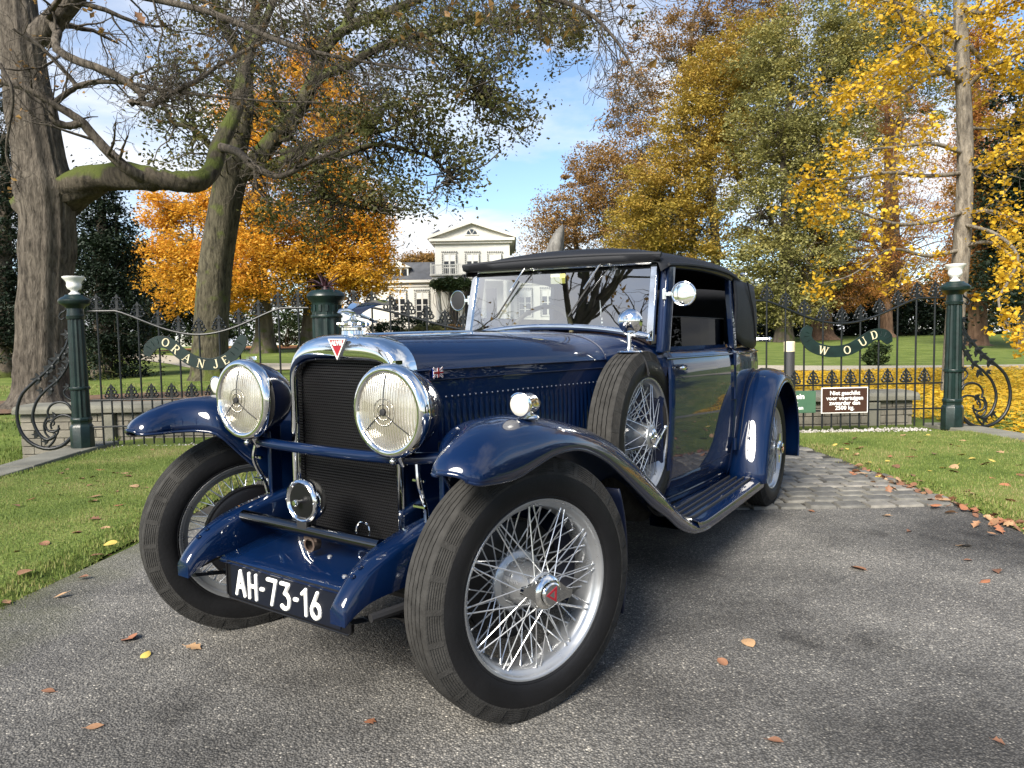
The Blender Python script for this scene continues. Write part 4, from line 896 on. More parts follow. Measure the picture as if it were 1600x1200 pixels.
def shrub(label, px, py, rx, ry, Y, seed, leafm=L_SHRUB, n=110, leaf=.16, cr=.4, rY=None, name='shrub', per=50):
    rng = np.random.default_rng(seed); c = at(px, py, Y); s_ = Y/F_PX; root = empty(name, (c.x, c.y, float(zg(c.x, c.y)))); tag(root, label, 'shrub')
    CC, li, LP = crown_points([(c.x, c.y, c.z, rx*s_, rY or rx*s_*.6, ry*s_)], n, per, cr, rng, .75)
    link('foliage', leaves_mesh('foliage', LP-np.array(root.location), leaf, leafm, rng), root)
    wd = Wood()
    for q in CC[::5]: wd.tube(wander(rng, (c.x, c.y, float(zg(c.x,c.y))-.05), q, 5, .2), np.linspace(.04,.01,5), 4)
    wd.build('stems', BARK_FAR, root)
shrub('rounded green rhododendron beyond the path behind the ORANJE gate', 225, 520, 48, 24, 50, 51)
shrub('dark green rhododendron left of the orange maple trunks', 325, 522, 40, 18, 52, 52)
shrub('dark green shrub between the orange maple trunks', 445, 510, 42, 24, 56, 53)
shrub('clipped green hedge in front of the left wing of the mansion', 640, 515, 62, 17, 54, 54, n=160)
shrub('yellow green shrub before the mansion portico', 668, 522, 36, 11, 52, 55, L_SAGE, n=80)
shrub('reddish shrub beside the mansion portico', 712, 520, 20, 11, 52.5, 56, L_BROWN, n=60)
shrub('green climber hanging over the mansion portico', 707, 444, 34, 9, 59.6, 57, L_SHRUB, n=120, leaf=.2, rY=.5)
shrub('small round green bush on the lawn behind the WOUD gate', 1367, 553, 17, 17, 22.4, 58, n=60, leaf=.09, cr=.14, rY=.36)
for i, (px, py, rx, ry, yy) in enumerate([(1215,490,60,42,60),(1320,492,70,42,62),(1430,490,70,46,60),(1530,480,60,60,58)]):
    shrub(['dark evergreen hedge shrub nearest the car hood, under the trees','dark evergreen shrub behind the pale cypress trunk','dark evergreen shrub left of the rightmost gate post, under the trees','dark evergreen shrub right of the rightmost gate post, under the trees'][i], px, py, rx, ry, yy, 60+i, L_YEW, n=200, leaf=.3, cr=.8, rY=2.0)
# far trees on the right
G_R = 'autumn trees beyond the right side gate'
tree('russet_beech', 'thin reddish brown tree rising highest behind the golden oaks', True, [(1085,520),(1085,420),(1075,300),(1070,180),(1078,80),(1085,20)], 82, .5, [(985,165,48,62,0,4),(1040,90,62,65,0,4),(1110,35,75,50,0,4),(1200,10,80,40,2,4),(1000,245,55,50,0,4),(1130,90,70,55,1,4)], 400, 40, .42, 1.25, L_BROWN, BARK_FAR, 71, group=G_R, twig_frac=1, shell=.4)
tree('russet_beech', 'low russet brown tree right of the mansion above the car roof', True, [(905,520),(905,440),(900,380),(895,320)], 76, .5, [(860,370,52,35,0,3),(910,330,60,55,0,4),(965,300,60,60,0,4),(935,260,50,40,1,3),(985,380,60,50,-1,4),(870,330,35,30,0,2.5)], 420, 50, .36, 1.2, L_BROWN, BARK_FAR, 72, group=G_R)
tree('golden_oak', 'golden brown oak with two grey trunks above the car hood', True, [(1118,525),(1118,430),(1116,340),(1108,260),(1110,160)], 52, .42, [(1040,330,62,55,0,3),(1100,280,70,65,0,3.5),(1075,210,60,65,0,3.5),(1130,150,75,70,0,3.5),(1120,370,70,45,-1,3),(1170,80,75,60,1,3.5),(1010,290,45,50,0,2.5),(1115,135,55,50,0,3),(1160,220,60,60,0,3)], 620, 56, .30, .95, L_GOLD, BARK_FAR, 73, group=G_R)
tree('golden_oak', 'smaller golden oak left of the two trunked golden oak', True, [(1046,525),(1047,430),(1046,350),(1050,300)], 56, .4, [(1000,360,55,45,0,3),(1060,380,55,40,-1,3),(1035,320,45,40,0,3)], 220, 52, .30, .95, L_GOLD, BARK_FAR, 74, group=G_R)
tree('grey_green_oak', 'large grey green oak between the golden oaks and the orange cypress', True, [(1225,525),(1226,440),(1228,330),(1225,220),(1240,120)], 46, .5, [(1190,330,65,60,0,3),(1240,260,75,70,0,3.5),(1200,200,70,70,0,3.5),(1270,150,80,75,0,3.5),(1300,230,65,70,0,3),(1250,80,80,65,1,3.5),(1190,430,65,50,-1,3),(1260,400,70,60,-1,3),(1330,90,60,60,1,3),(1230,480,60,30,-1,2.5),(1300,330,55,60,0,3),(1190,100,50,50,1,3)], 760, 50, .29, .85, L_SAGE, BARK_FAR, 75, group=G_R)
tree('golden_oak', 'tall golden green tree behind the ginkgo crown', True, [(1400,525),(1400,400),(1395,260),(1380,120)], 60, .5, [(1370,60,80,70,0,4),(1420,160,80,80,0,4),(1340,20,70,50,0,4),(1450,40,60,60,0,4)], 330, 50, .34, 1.1, L_SAGE, BARK_FAR, 76, group=G_R)
def cypress(label, px, foot, top, rx, Y, r0, seed):
    lob = []; 
    for i in range(7):
        t = i/6; lob.append((px+10*sin(i*1.9), foot-(foot-top)*(.22+.74*t), rx*(1-.62*t), (foot-top)*.11, 0, rx*Y/F_PX*(1-.7*t)))
    tree('bald_cypress', label, True, [(px,foot+4),(px,foot-30),(px+1,(foot+top)/2),(px,top)], Y, r0, lob, 380, 52, .25, .8, L_CYP, BARK_CYP, seed, droop=1.2, asp=.35, group='orange bald cypresses beyond the right side gate', ridge=.06, rtop=.12)
cypress('orange brown bald cypress with thick pale trunk behind the WOUD gate', 1283, 522, 220, 90, 50, .95, 81)
cypress('orange bald cypress with slim trunk right of the pale cypress trunk', 1385, 522, 120, 120, 53, .6, 82)
cypress('tall rusty bald cypress with fluted reddish trunk, right of the ginkgo trunk', 1527, 540, 60, 55, 36, .62, 83)
tree('dark_conifer', 'dark green conifer at the right edge behind the ginkgo', True, [(1610,545),(1610,400),(1610,250),(1605,80)], 31, .4, [(1600,160,42,60,0,1.5),(1592,250,48,60,0,1.8),(1600,340,52,60,0,2),(1592,430,60,60,0,2),(1640,300,60,90,0,2)], 300, 48, .28, .8, L_YEW, BARK_FAR, 84, shell=.7, droop=1, group=None)
tree('bare_poplar', 'small bare brown tree behind the left wing of the mansion', True, [(648,440),(650,420),(655,405)], 110, .3, [(650,408,24,9,0,2),(672,405,14,7,0,2)], 60, 40, .5, 1.0, L_BROWN, BARK_FAR, 85)
# grey dead trunk above the car roof
d = empty('dead_trunk', (at(868,500,66).x, 66, .9)); tag(d, 'grey pointed dead tree trunk standing above the car roof', 'dead tree')
wd = Wood(); wd.tube(np.array(spline(list(pxs([(862,520),(863,440),(866,400),(872,372),(879,352)], 66)), 24)), np.interp(np.linspace(0,1,24), [0,.6,.9,1], [1.1,.75,.36,.1]), 24, .06, np.random.default_rng(5)); wd.build('trunk', barkmat('bleached_wood', (.07,.068,.066), (.19,.185,.175), 0, 3), d)

# ginkgo at the right: grey trunk, yellow leaf clusters along thin branches
Y3 = 13.4; rng = np.random.default_rng(91)
T = pxs([(1487,640),(1488,600),(1492,500),(1503,380),(1508,250),(1504,120),(1500,0),(1498,-150)], Y3)
g = empty('ginkgo_tree', (T[0][0], T[0][1], 0)); tag(g, 'ginkgo with grey trunk and bright yellow leaf clusters behind the rightmost gate post', 'tree')
wd = Wood(); P = np.array(spline(list(T), 40)); wd.tube(P, np.interp(np.linspace(0,1,40), [0,.06,.25,1], [.30,.21,.165,.10]), 28, .02, rng); wd.build('trunk', BARK_GINK, g)
wd = Wood(); tips = []; GL = []
def gb(L, r0, ch=(9,4), L0=.75, den=1.0, up=0.0):
    Q = np.array(spline(list(pxs(L, Y3)), 22)); wd.tube(Q, np.linspace(r0, .008, 22), 7); twigs(wd, rng, Q, r0*.5, 1, L0, ch, tips, up, jit=.18)
    # short spurs with tight fans of leaves
    for k in range(int(38*den)):
        t = rng.uniform(.12, 1)*21; i = min(int(t), 20); p = Q[i]+(Q[i+1]-Q[i])*(t-i); GL.append((p+rng.normal(0,.10,3), 9))
gb([(1505,130,0),(1470,100,-.4),(1430,60,-.8),(1400,10,-1),(1385,-40,-1.2)], .07, den=.6)
gb([(1505,140,0),(1540,110,-.3),(1580,90,-.8),(1640,60,-1)], .06, den=1.0)
gb([(1502,60,0),(1460,50,-.6),(1400,90,-1.2),(1350,130,-1.5),(1305,150,-1.6)], .05, den=1.6)
gb([(1504,110,.2),(1450,120,0),(1400,150,-.3),(1340,160,-.5),(1300,155,-.7)], .05, den=1.5)
gb([(1500,10,0),(1540,20,-.6),(1590,0,-1),(1640,-20,-1.2)], .05, den=2.2)
gb([(1500,0,.3),(1560,60,.3),(1620,50,.2)], .05, den=2.2)
gb([(1506,240,0),(1460,225,-.4),(1400,230,-.9),(1340,235,-1.3),(1310,240,-1.5)], .045, den=1.2)
gb([(1508,270,0),(1450,275,-.3),(1390,270,-.8),(1320,280,-1.2),(1265,280,-1.5),(1245,285,-1.6)], .045, den=1.3)
gb([(1508,265,0),(1550,255,-.4),(1610,225,-.8)], .04, den=.9)
gb([(1507,330,0),(1460,345,-.5),(1400,350,-1),(1340,330,-1.4),(1300,320,-1.6),(1285,300,-1.7)], .045, den=1.2)
gb([(1506,335,0),(1550,330,-.5),(1600,350,-1),(1640,345,-1.3)], .04, den=1.0)
gb([(1503,390,0),(1450,400,-.4),(1390,390,-.9),(1330,430,-1.3),(1270,445,-1.6)], .04, den=.7)
gb([(1503,385,0),(1550,380,-.6),(1600,420,-1.3),(1640,470,-1.6)], .04, den=.3)
gb([(1504,350,0),(1555,365,-1),(1590,400,-2),(1575,440,-2.5),(1560,470,-2.8),(1575,510,-2.9),(1600,530,-3)], .035, den=1.5, L0=.3)
gb([(1506,200,.2),(1560,200,.4),(1620,190,.5)], .04, den=.8)
gb([(1505,90,.3),(1440,20,.6),(1380,0,.9),(1330,-10,1.2)], .05, den=2.0)
gb([(1505,60,.5),(1560,120,.8),(1610,130,1)], .05, den=2.0)
gb([(1504,30,.4),(1450,70,.8),(1420,110,1.0),(1370,110,1.2)], .05, den=2.2)
wd.build('branches', BARK_GINK, g)
GC = np.array([q[0] for q in GL]); tp = np.array([t[0] for t in tips]); GC = np.concatenate([GC, tp, np.array([t[1] for t in tips])[::2]]); LP = (GC[:,None,:]+rng.normal(0, .055, (len(GC),7,3))).reshape(-1,3)
link('crown', leaves_mesh('crown', LP-np.array(g.location), .068, L_GINK, rng, .2, .5, .95), g)
# carpet of fallen ginkgo leaves
r = np.random.default_rng(95); n = 52000
X = np.where(r.random(n) < .75, r.normal(9, 3.0, n), r.uniform(2.5, 18, n)); Yc = 7.0+13.5*r.random(n)**.9; k = (X > 2.7) & ~((X < 5.55) & (Yc < 9.2)) & ~((Yc < 8.3) & (X < 5.7)); k2 = X[k] < .75*Yc[k]+1.6; X = X[k][k2]; Yc = Yc[k][k2]
C_ = np.stack([X, Yc, zg(X, Yc)+.015+.02*r.random(len(X))], 1)
tag(link('leaf_carpet', leaves_mesh('leaf_carpet', C_, .085, L_GINK, r, 2.0, 0, .95)), 'carpet of yellow ginkgo leaves on the lawn behind the right post', 'leaves', None, 'stuff')
def far_wood(label, xr, y, h, n, lm, seed):
    r = np.random.default_rng(seed); X = r.uniform(*xr, n); hh = h*(.75+.25*np.sin(X*.21+seed)+.12*np.sin(X*.67)); Z = 1+hh*r.random(n)**.8; Yq = y+r.normal(0,3,n); CC = np.stack([X,Yq,Z],1)
    idx = np.repeat(np.arange(n), 26); LP = CC[idx]+r.normal(0,.8,(len(idx),3)); tag(link('far_wood', leaves_mesh('far_wood', LP, .6, lm, r)), label, 'wood', None, 'stuff')
far_wood('dark wood far behind the right side gate and the cypresses', (14,110), 98, 13, 900, L_SHRUB, 301)
far_wood('dark wood far behind the left side gate and the yews', (-110,-27), 98, 13, 800, L_SHRUB, 302)
def side_shrub(x, y, h, seed):
    rng = np.random.default_rng(seed); root = empty('hedge_shrub', (x, y, float(zg(x,y)))); tag(root, 'tall dark shrub beside the drive out of view, mirrored in the car door', 'shrub', 'dark shrubs beside the drive')
    CC, li, LP = crown_points([(x, y, h*.5, 1.7, 1.7, h*.5)], 170, 45, .5, rng, .75); link('foliage', leaves_mesh('foliage', LP-np.array(root.location), .17, L_YEW if seed % 2 else L_SHRUB, rng), root)
for i, (x, y, h) in enumerate([(11.5,1.5,3.2),(12.5,4.5,3.6),(14,7.5,3.4),(11,-1.8,3.0),(16,10,3.6)]): side_shrub(x, y, h, 401+i)
# bare trees on the far side of the road behind the viewer: they show as reflections in the glass and paint
def bare(label, x, y, h, seed, r0=.38):
    rng = np.random.default_rng(seed); root = empty('bare_tree', (x, y, -.05)); tag(root, label, 'tree', 'bare trees across the road'); wd = Wood(); tips = []
    P = wander(rng, (x,y,-.05), (x+rng.normal(0,.6), y+rng.normal(0,.6), h), 12, .04); wd.tube(P, np.linspace(r0, .05, 12), 10); twigs(wd, rng, P, r0*.8, 3, h*.42, (11,6,4), tips, .35); wd.build('trunk_and_branches', BARK_FAR, root)
    tp = np.array([t[0] for t in tips]); tp = tp[rng.random(len(tp)) < .22]
    link('crown', leaves_mesh('crown', (tp[:,None,:]+rng.normal(0,.2,(len(tp),5,3))).reshape(-1,3)-np.array(root.location), .16, L_BROWN, rng), root)
for i, (x, y, h) in enumerate([(-12.5,-2.5,11),(-15,-7,12),(-19,-1,12),(-17,-13,11),(-5,-22,13),(6,-21,12),(15,-15,12),(19,-4,11),(22,6,10)]):
    bare('bare tree across the road behind the viewer, mirrored in the car', x, y, h, 200+i)
# ------------------------------------------------------------------ the car (local axes: x forward, y to its left, z up; origin on the ground below the front axle)
YAW, CX, CY, WB, TR = .5717, -.5191, 2.4279, 3.005, .655
S1, S2 = .334, .398
car = empty('vintage_car', (CX, CY, 0), -pi/2-YAW)
tag(car, 'dark blue vintage coupe with black fabric hood, chrome radiator and wire wheels on the asphalt', 'car')
class CB(MB):
    def build(s, name, mat_, parent=None, **k):
        if parent is None: parent = car
        s.v = [(x, y, z-.02*y) for x, y, z in s.v]; return MB.build(s, name, mat_, parent, **k)
# ---- wheels
def tyre_profile():
    P = [(.258,-.052),(.268,-.062),(.29,-.071),(.315,-.075),(.335,-.073),(.350,-.069)]
    return P
def make_wheel_meshes():
    D = {}
    mb = MB(); half = [(.256,.050),(.266,.062),(.274,.067),(.276,.066),(.279,.069),(.295,.0735),(.315,.0755),(.333,.0735),(.346,.070)]
    prof = [(r_, -h) for r_, h in half]+[(.352,-.060),(.352,.060)]+[(r_, h) for r_, h in reversed(half)]
    mb.lathe(prof, (0,0,0), (0,1,0), 96); D['tyre'] = mb.mesh('tyre', RUBBER, True, 30)
    # tread: five zig-zag edged ribs and ribbed shoulders broken by plain blocks
    mb = MB(); R0 = .391; m = 240; edges = [-.053,-.033,-.0285,-.0125,-.008,.008,.0125,.0285,.033,.053]
    G = []
    prof = [(.340,-.0722),(.346,-.0715)]
    A_ = np.array([.347,-.0712]); B_ = np.array([.384,-.0565]); tv = (B_-A_)/np.linalg.norm(B_-A_); nv = np.array([-tv[1], tv[0]]); nv = nv if nv[1] > 0 else -nv
    for k in range(6):
        c0 = A_+(B_-A_)*(k+.5)/6
        for t_, dd in ((-.0022,0),(-.0012,.0016),(.0012,.0016),(.0022,0)): q = c0+tv*t_+nv*dd; prof.append((float(q[0]), float(q[1])))
    prof += [(.387,-.055)]
    left = list(prof); mid = []
    for i in range(0, 10, 2):
        crown = lambda h: R0-.9*h*h
        mid += [(crown(edges[i])-.007, edges[i]-.0001), (crown(edges[i]), edges[i]), (crown(edges[i+1]), edges[i+1]), (crown(edges[i+1])-.007, edges[i+1]+.0001)]
    full = left+mid[1:-1]+[(r_, -h) for r_, h in reversed(left)]
    rows = []
    for (r_, h) in full:
        row_ = []
        for k in range(m):
            a = 2*pi*k/m; hh = h
            if abs(h) < .05: hh = h+.0011*((k % 4) in (0,1))
            row_.append((r_*cos(a), hh, r_*sin(a)))
        rows.append(row_)
    mb.grid(rows, closev=True)
    for sd_ in (-1,1):
        for k in range(26):
            a = 2*pi*(k+.5)/26; w2 = .0085; P0 = []
            for (r_, h) in [(.3462,.0722),(.360,.0668),(.374,.0612),(.3865,.0560)]:
                P0.append([(r_*cos(a-w2/r_), sd_*h, r_*sin(a-w2/r_)), (r_*cos(a+w2/r_), sd_*h, r_*sin(a+w2/r_))])
            mb.grid(P0)
    D['tread'] = mb.mesh('tread', TREAD, True, 28, weld=False)
    mb = MB(); prof = [(.262,.048),(.270,.054),(.271,.060),(.267,.064),(.261,.063),(.257,.057),(.254,.048),(.247,.044),(.241,.038),(.236,.020),(.232,.0),(.230,-.012),(.232,-.030),(.250,-.036),(.254,-.055),(.260,-.062),(.267,-.064),(.271,-.060),(.270,-.054),(.262,-.048)]
    mb.lathe(prof, (0,0,0), (0,1,0), 96); D['rim'] = mb.mesh('rim', STEEL, True, 50)
    mb = MB(); nip = MB()
    def spoke(a, r0, h0, da, r1, h1):
        p = Vector((r0*cos(a), h0, r0*sin(a))); q = Vector((r1*cos(a+da), h1, r1*sin(a+da))); mb.tube([p, q], .0021, 5, cap=False)
        d_ = (p-q).normalized(); mb.tube([q-d_*.004, q+d_*.012], [.0044,.003], 6)
    n = 24
    for i in range(n//2):
        for s in (-1,1):
            a = 2*pi*(i+.25*s)/(n//2); spoke(a, .046, .078, s*.62, .2445, .041)
    for i in range(n):
        for s in (-1,1):
            a = 2*pi*(i+.25*s)/n; spoke(a, .088, -.042, s*.42, .234, .002+.018*((i+(s > 0)) % 2))
    D['spokes'] = mb.mesh('spokes', SPOKEM, True, 60)
    mb = MB(); mb.lathe([(0,-.07),(.095,-.07),(.098,-.05),(.094,-.04),(.088,-.035),(.072,-.03),(.066,-.015),(.062,.03),(.056,.058),(.058,.066),(.054,.080),(.046,.084),(0,.084)], (0,0,0), (0,1,0), 40)
    for k in range(14):
        a = 2*pi*k/14; mb.box((.071*cos(a), -.018, .071*sin(a)), (.005,.03,.012), Matrix.Rotation(-a, 3, 'Y'))
    D['hub'] = mb.mesh('hub', STEEL, True, 35)
    mb = MB(); mb.lathe([(.03,.082),(.050,.084),(.051,.098),(.046,.106),(.038,.110),(.037,.106),(.034,.106),(.034,.120),(.030,.123),(0,.123)], (0,0,0), (0,1,0), 36)
    for s in (0, pi):
        ca, sa = cos(s+.55), sin(s+.55); u = Vector((ca,0,sa)); v = Vector((-sa,0,ca))
        pts = [(.036,-.034),(.052,-.026),(.078,-.014),(.094,-.012),(.097,0),(.094,.012),(.078,.014),(.052,.026),(.036,.034)]
        mb.prism(pts, (0,.014,0), (0,.088,0), u, v)
    D['hub_cap'] = mb.mesh('hub_cap', CHROME, True, 35)
    mb = MB(); 
    tri = [(.026*cos(pi/2+2*pi*k/3+.9), .026*sin(pi/2+2*pi*k/3+.9)) for k in range(3)]; tri2 = [(.58*x, .58*y) for x, y in tri]
    for i in range(3):
        j = (i+1) % 3; mb.prism([tri[i], tri[j], tri2[j], tri2[i]], (0,.0015,0), (0,.1232,0), (1,0,0), (0,0,1))
    D['emblem'] = mb.mesh('emblem', RED, False)
    mb = MB(); mb.lathe([(0,-.105),(.165,-.105),(.178,-.100),(.180,-.062),(.172,-.058),(.10,-.052),(0,-.05)], (0,0,0), (0,1,0), 48)
    for k in range(4): mb.lathe([(.178,-.068-.009*k),(.186,-.068-.009*k),(.186,-.071-.009*k),(.178,-.071-.009*k)], (0,0,0), (0,1,0), 48)
    D['brake_drum'] = mb.mesh('brake_drum', BLACK, True, 35)
    return D
WM = make_wheel_meshes()
def wheel(loc, rz, roll=0.0, spare=False):
    r_ = empty('wheel', loc, 0, car); r_.rotation_euler = (Matrix.Rotation(rz, 3, 'Z') @ Matrix.Rotation(roll, 3, 'Y')).to_euler()
    for k in ('tyre','tread','rim','spokes','hub')+(() if spare else ('hub_cap','emblem','brake_drum')):
        o = link(k, WM[k], r_)
        if k == 'spokes': o['kind'] = 'stuff'
    return r_
ZW = .386
w1 = wheel((0,TR,ZW), -S1, .3); w2 = wheel((0,-TR,ZW), pi-S2, 1.1); w3 = wheel((-WB,TR,ZW), 0, 2.0); w4 = wheel((-WB,-TR,ZW), pi, .7)
w5 = wheel((-1.246,.487,.672), 0, .9, True); w5['label'] = 'spare wheel standing in the front wing well'
# clamp on the spare
mb = MB(); mb.lathe([(0,.06),(.034,.06),(.036,.092),(.026,.1),(0,.1)], (0,0,0), (0,1,0), 20); mb.build('clamp_boss', CHROME, w5)
mb = MB(); mb.tube([(0,.09,0),(0,.125,0)], .008, 10); mb.tube([(-.07,.12,-.03),(.07,.12,.03)], .006, 10)
for s in (-1,1): mb.ball((s*.07,.12,s*.03), .011, 10, 6)
mb.build('clamp_handle', CHROME, w5)
# ---- front wings
WINGT = [  # inner edge, crest, outer lip
 ((.425,.668,.802),(.437,.705,.812),(.415,.750,.796)),((.412,.642,.80),(.418,.697,.843),(.398,.772,.788)),((.37,.625,.80),(.375,.687,.871),(.36,.780,.784)),((.31,.615,.80),(.315,.677,.894),(.31,.782,.780)),
 ((.255,.565,.80),(.25,.665,.909),(.25,.782,.778)),((.22,.505,.785),(.19,.65,.915),(.19,.782,.784)),((.155,.485,.715),(.12,.64,.917),(.12,.782,.796)),((.085,.465,.64),(.05,.63,.913),(.05,.782,.807)),
 ((.0,.45,.56),(-.03,.62,.904),(-.03,.782,.809)),((-.1,.43,.48),(-.11,.61,.891),(-.11,.782,.802)),((-.19,.42,.465),(-.19,.61,.875),(-.19,.782,.782)),((-.31,.42,.46),(-.31,.61,.848),(-.31,.782,.735)),
 ((-.42,.42,.46),(-.42,.61,.815),(-.42,.782,.675)),((-.5,.42,.46),(-.5,.61,.786),(-.5,.782,.628)),((-.6,.42,.46),(-.6,.61,.740),(-.6,.782,.568)),((-.72,.42,.45),(-.72,.61,.672),(-.72,.782,.498)),
 ((-.86,.42,.44),(-.86,.61,.580),(-.86,.782,.430)),((-.98,.42,.40),(-.98,.61,.503),(-.98,.782,.362)),((-1.08,.42,.36),(-1.08,.61,.435),(-1.08,.782,.318)),((-1.18,.42,.32),(-1.18,.61,.370),(-1.18,.782,.286)),
 ((-1.27,.42,.29),(-1.27,.61,.328),(-1.27,.782,.268)),((-1.36,.42,.27),(-1.36,.61,.306),(-1.36,.782,.256)),((-1.42,.42,.26),(-1.42,.61,.300),(-1.42,.782,.252))]
def wing(s):
    A = spline([q[0] for q in WINGT], 60); Bc = spline([q[1] for q in WINGT], 60); Cc = spline([q[2] for q in WINGT], 60); G = []; edge = []; inner = []
    for a, b, c_ in zip(A, Bc, Cc):
        row_ = []
        for k in range(10):
            u = k/10; f1 = 1-cos(u*pi/2); f2 = sin(u*pi/2)**.8; row_.append((a[0]+(b[0]-a[0])*u, s*(a[1]+(b[1]-a[1])*f1), a[2]+(b[2]-a[2])*f2))
        for k in range(13):
            u = k/12; row_.append((b[0]+(c_[0]-b[0])*u, s*(b[1]+(c_[1]-b[1])*sin(u*pi/2)), c_[2]+(b[2]-c_[2])*max(0, cos(u*pi/2))**.82))
        G.append(row_); edge.append(row_[-1]); inner.append(row_[0])
    mb = CB(); mb.grid(G); o = mb.build('front_wing', PAINT, ang=60, solid=.006)
    bd = CB(); bd.tube([(p[0], p[1]-s*.003, p[2]+.002) for p in edge], .0065, 8); bd.tube([(p[0], p[1], p[2]+.002) for p in inner[:26]], .006, 8); bd.tube([(p[0], p[1], p[2]+.002) for p in G[0]], .0065, 8); bd.build('wing_bead', PAINT, o, ang=60)
    # rear inner splash guard behind the wheel
    sg = CB(); G3 = []
    for an in np.linspace(radians(150), radians(206), 10):
        r_ = .47+.02*max(0, (an-pi))
        G3.append([(r_*cos(an)-.02, s*y_, .386+r_*sin(an)) for y_ in (.40,.5,.62,.72,.765,.772)])
    sg.grid(G3); sg.build('splash_guard', DARKPAINT, o, ang=60, solid=.004)
    return o
WL = wing(1); WR = wing(-1)
# chrome side lamps on the wings
def side_lamp(s):
    zb_ = .905; o = empty('side_lamp', (0,0,0), 0, car); c = (.06, s*.70, .951)
    b = CB(); b.lathe([(0,-.062),(.012,-.06),(.024,-.045),(.032,-.02),(.034,.018),(.036,.022),(.036,.032),(.032,.034)], c, (1,0,0), 24); b.build('lamp_body', CHROME, o)
    l = CB(); l.lathe([(.032,.031),(.024,.037),(.012,.04),(0,.041)], c, (1,0,0), 20); l.build('lens', FROST, o)
    f = CB(); f.ball((.045, s*.70, .912), (.04,.03,.01), 16, 6); f.tube([(c[0],c[1],.905),(c[0],c[1],.93)], .01, 8); f.build('lamp_foot', CHROME, o)
def lensmat():
    m, n, l, b = newmat('fluted_headlamp_lens')
    t = n.new('ShaderNodeTexCoord'); wv = n.new('ShaderNodeTexWave'); wv.wave_type = 'BANDS'; wv.bands_direction = 'Y'; wv.inputs['Scale'].default_value = 34; wv.inputs['Distortion'].default_value = .35; l.new(t.outputs['Object'], wv.inputs['Vector'])
    z = n.new('ShaderNodeTexNoise'); z.inputs['Scale'].default_value = 9; z.inputs['Detail'].default_value = 3; l.new(t.outputs['Object'], z.inputs['Vector'])
    r = ramp(n, [(.3, (.42,.37,.28)), (.7, (.80,.76,.66))]); l.new(z.outputs['Fac'], r.inputs[0]); l.new(r.outputs[0], b.inputs['Base Color'])
    b.inputs['Metallic'].default_value = .75; b.inputs['Roughness'].default_value = .24; b.inputs['Coat Weight'].default_value = 1; b.inputs['Coat Roughness'].default_value = .03
    bp = n.new('ShaderNodeBump'); bp.inputs['Strength'].default_value = .9; bp.inputs['Distance'].default_value = .004; l.new(wv.outputs['Fac'], bp.inputs['Height']); l.new(bp.outputs[0], b.inputs['Normal'])
    return m
LENS = lensmat()
FROST = mat('frosted_lamp_glass', (.62,.60,.54), rough=.25, coat=1)
for s in (1,-1): side_lamp(s)
# ---- headlamps
def headlamp(s):
    o = empty('headlamp', (0,0,0), 0, car); c = (.225, s*.338, .925)
    b = CB(); b.lathe([(.134,.0),(.136,-.012),(.132,-.03),(.124,-.06),(.108,-.10),(.082,-.14),(.05,-.165),(.02,-.176),(0,-.178)], c, (1,0,0), 48); b.build('bowl', PAINT, o, ang=60)
    r_ = CB(); r_.lathe([(.136,-.016),(.140,-.012),(.141,.004),(.138,.016),(.131,.024),(.122,.026),(.115,.022),(.113,.014)], c, (1,0,0), 56); r_.build('bezel', CHROME, o, ang=60)
    l = CB(); l.lathe([(.115,.015),(.095,.022),(.065,.029),(.03,.033),(0,.034)], c, (1,0,0), 48); l.build('lens', LENS, o, ang=80)
    d_ = CB()
    for a in (pi/2, pi/2+2.2, pi/2-2.2): d_.tube([(c[0]+.037, c[1]+.01*cos(a), c[2]+.01*sin(a)), (c[0]+.033, c[1]+.06*cos(a), c[2]+.06*sin(a)), (c[0]+.021, c[1]+.108*cos(a), c[2]+.108*sin(a))], .0016, 6)
    d_.lathe([(.011,.034),(.010,.041),(0,.043)], c, (1,0,0), 14); d_.build('lens_clip', BLACKM, o)
    q = CB(); q.lathe([(.038,.0352),(.0395,.036),(.041,.0345)], c, (1,0,0), 32); q.lathe([(.022,.0357),(.0235,.0366),(.025,.0355)], c, (1,0,0), 32); q.build('lens_ring', LENS, o)
    k = CB(); k.box((c[0]-.03, c[1], c[2]+.142), (.03,.016,.012)); k.tube([(c[0]-.03,c[1],c[2]-.13),(c[0]-.05,c[1],c[2]-.165)], .016, 10); k.ball((c[0]+.0,c[1]-s*.0,c[2]-.15), .011, 10, 6); k.build('lamp_mount', CHROME, o)
for s in (1,-1): headlamp(s)
hb_ = CB(); hb_.tube(spline([(.10,-.60,.80),(.15,-.45,.785),(.185,-.3,.775),(.195,-.1,.772),(.195,.1,.772),(.185,.3,.775),(.15,.45,.785),(.10,.60,.80)], 28), .018, 14); hb_.build('headlamp_bar', PAINT)
for s in (1,-1):
    # chrome conduit stays between lamp bar and frame
    c = CB(); c.tube(spline([(.16,s*.375,.765),(.165,s*.385,.70),(.13,s*.378,.62),(.12,s*.372,.575)], 14), .008, 8); c.build('conduit', CHROME)
    for z in (.71,.63):
        c = CB(); c.tube([(.155,s*.355,z),(.155,s*.40,z)], .006, 6); c.build('conduit_clip', CHROME)
    c = CB(); c.tube([(.02,s*.47,.80),(.03,s*.475,.70)], [.002,.006], 6); c.tube([(.03,s*.475,.70),(.03,s*.475,.55)], .0065, 8); c.build('brake_cable', STEEL)
    c = CB(); c.box((.06,s*.405,.65), (.05,.02,.34)); c.build('wing_stay', PAINT, bevel=.004)
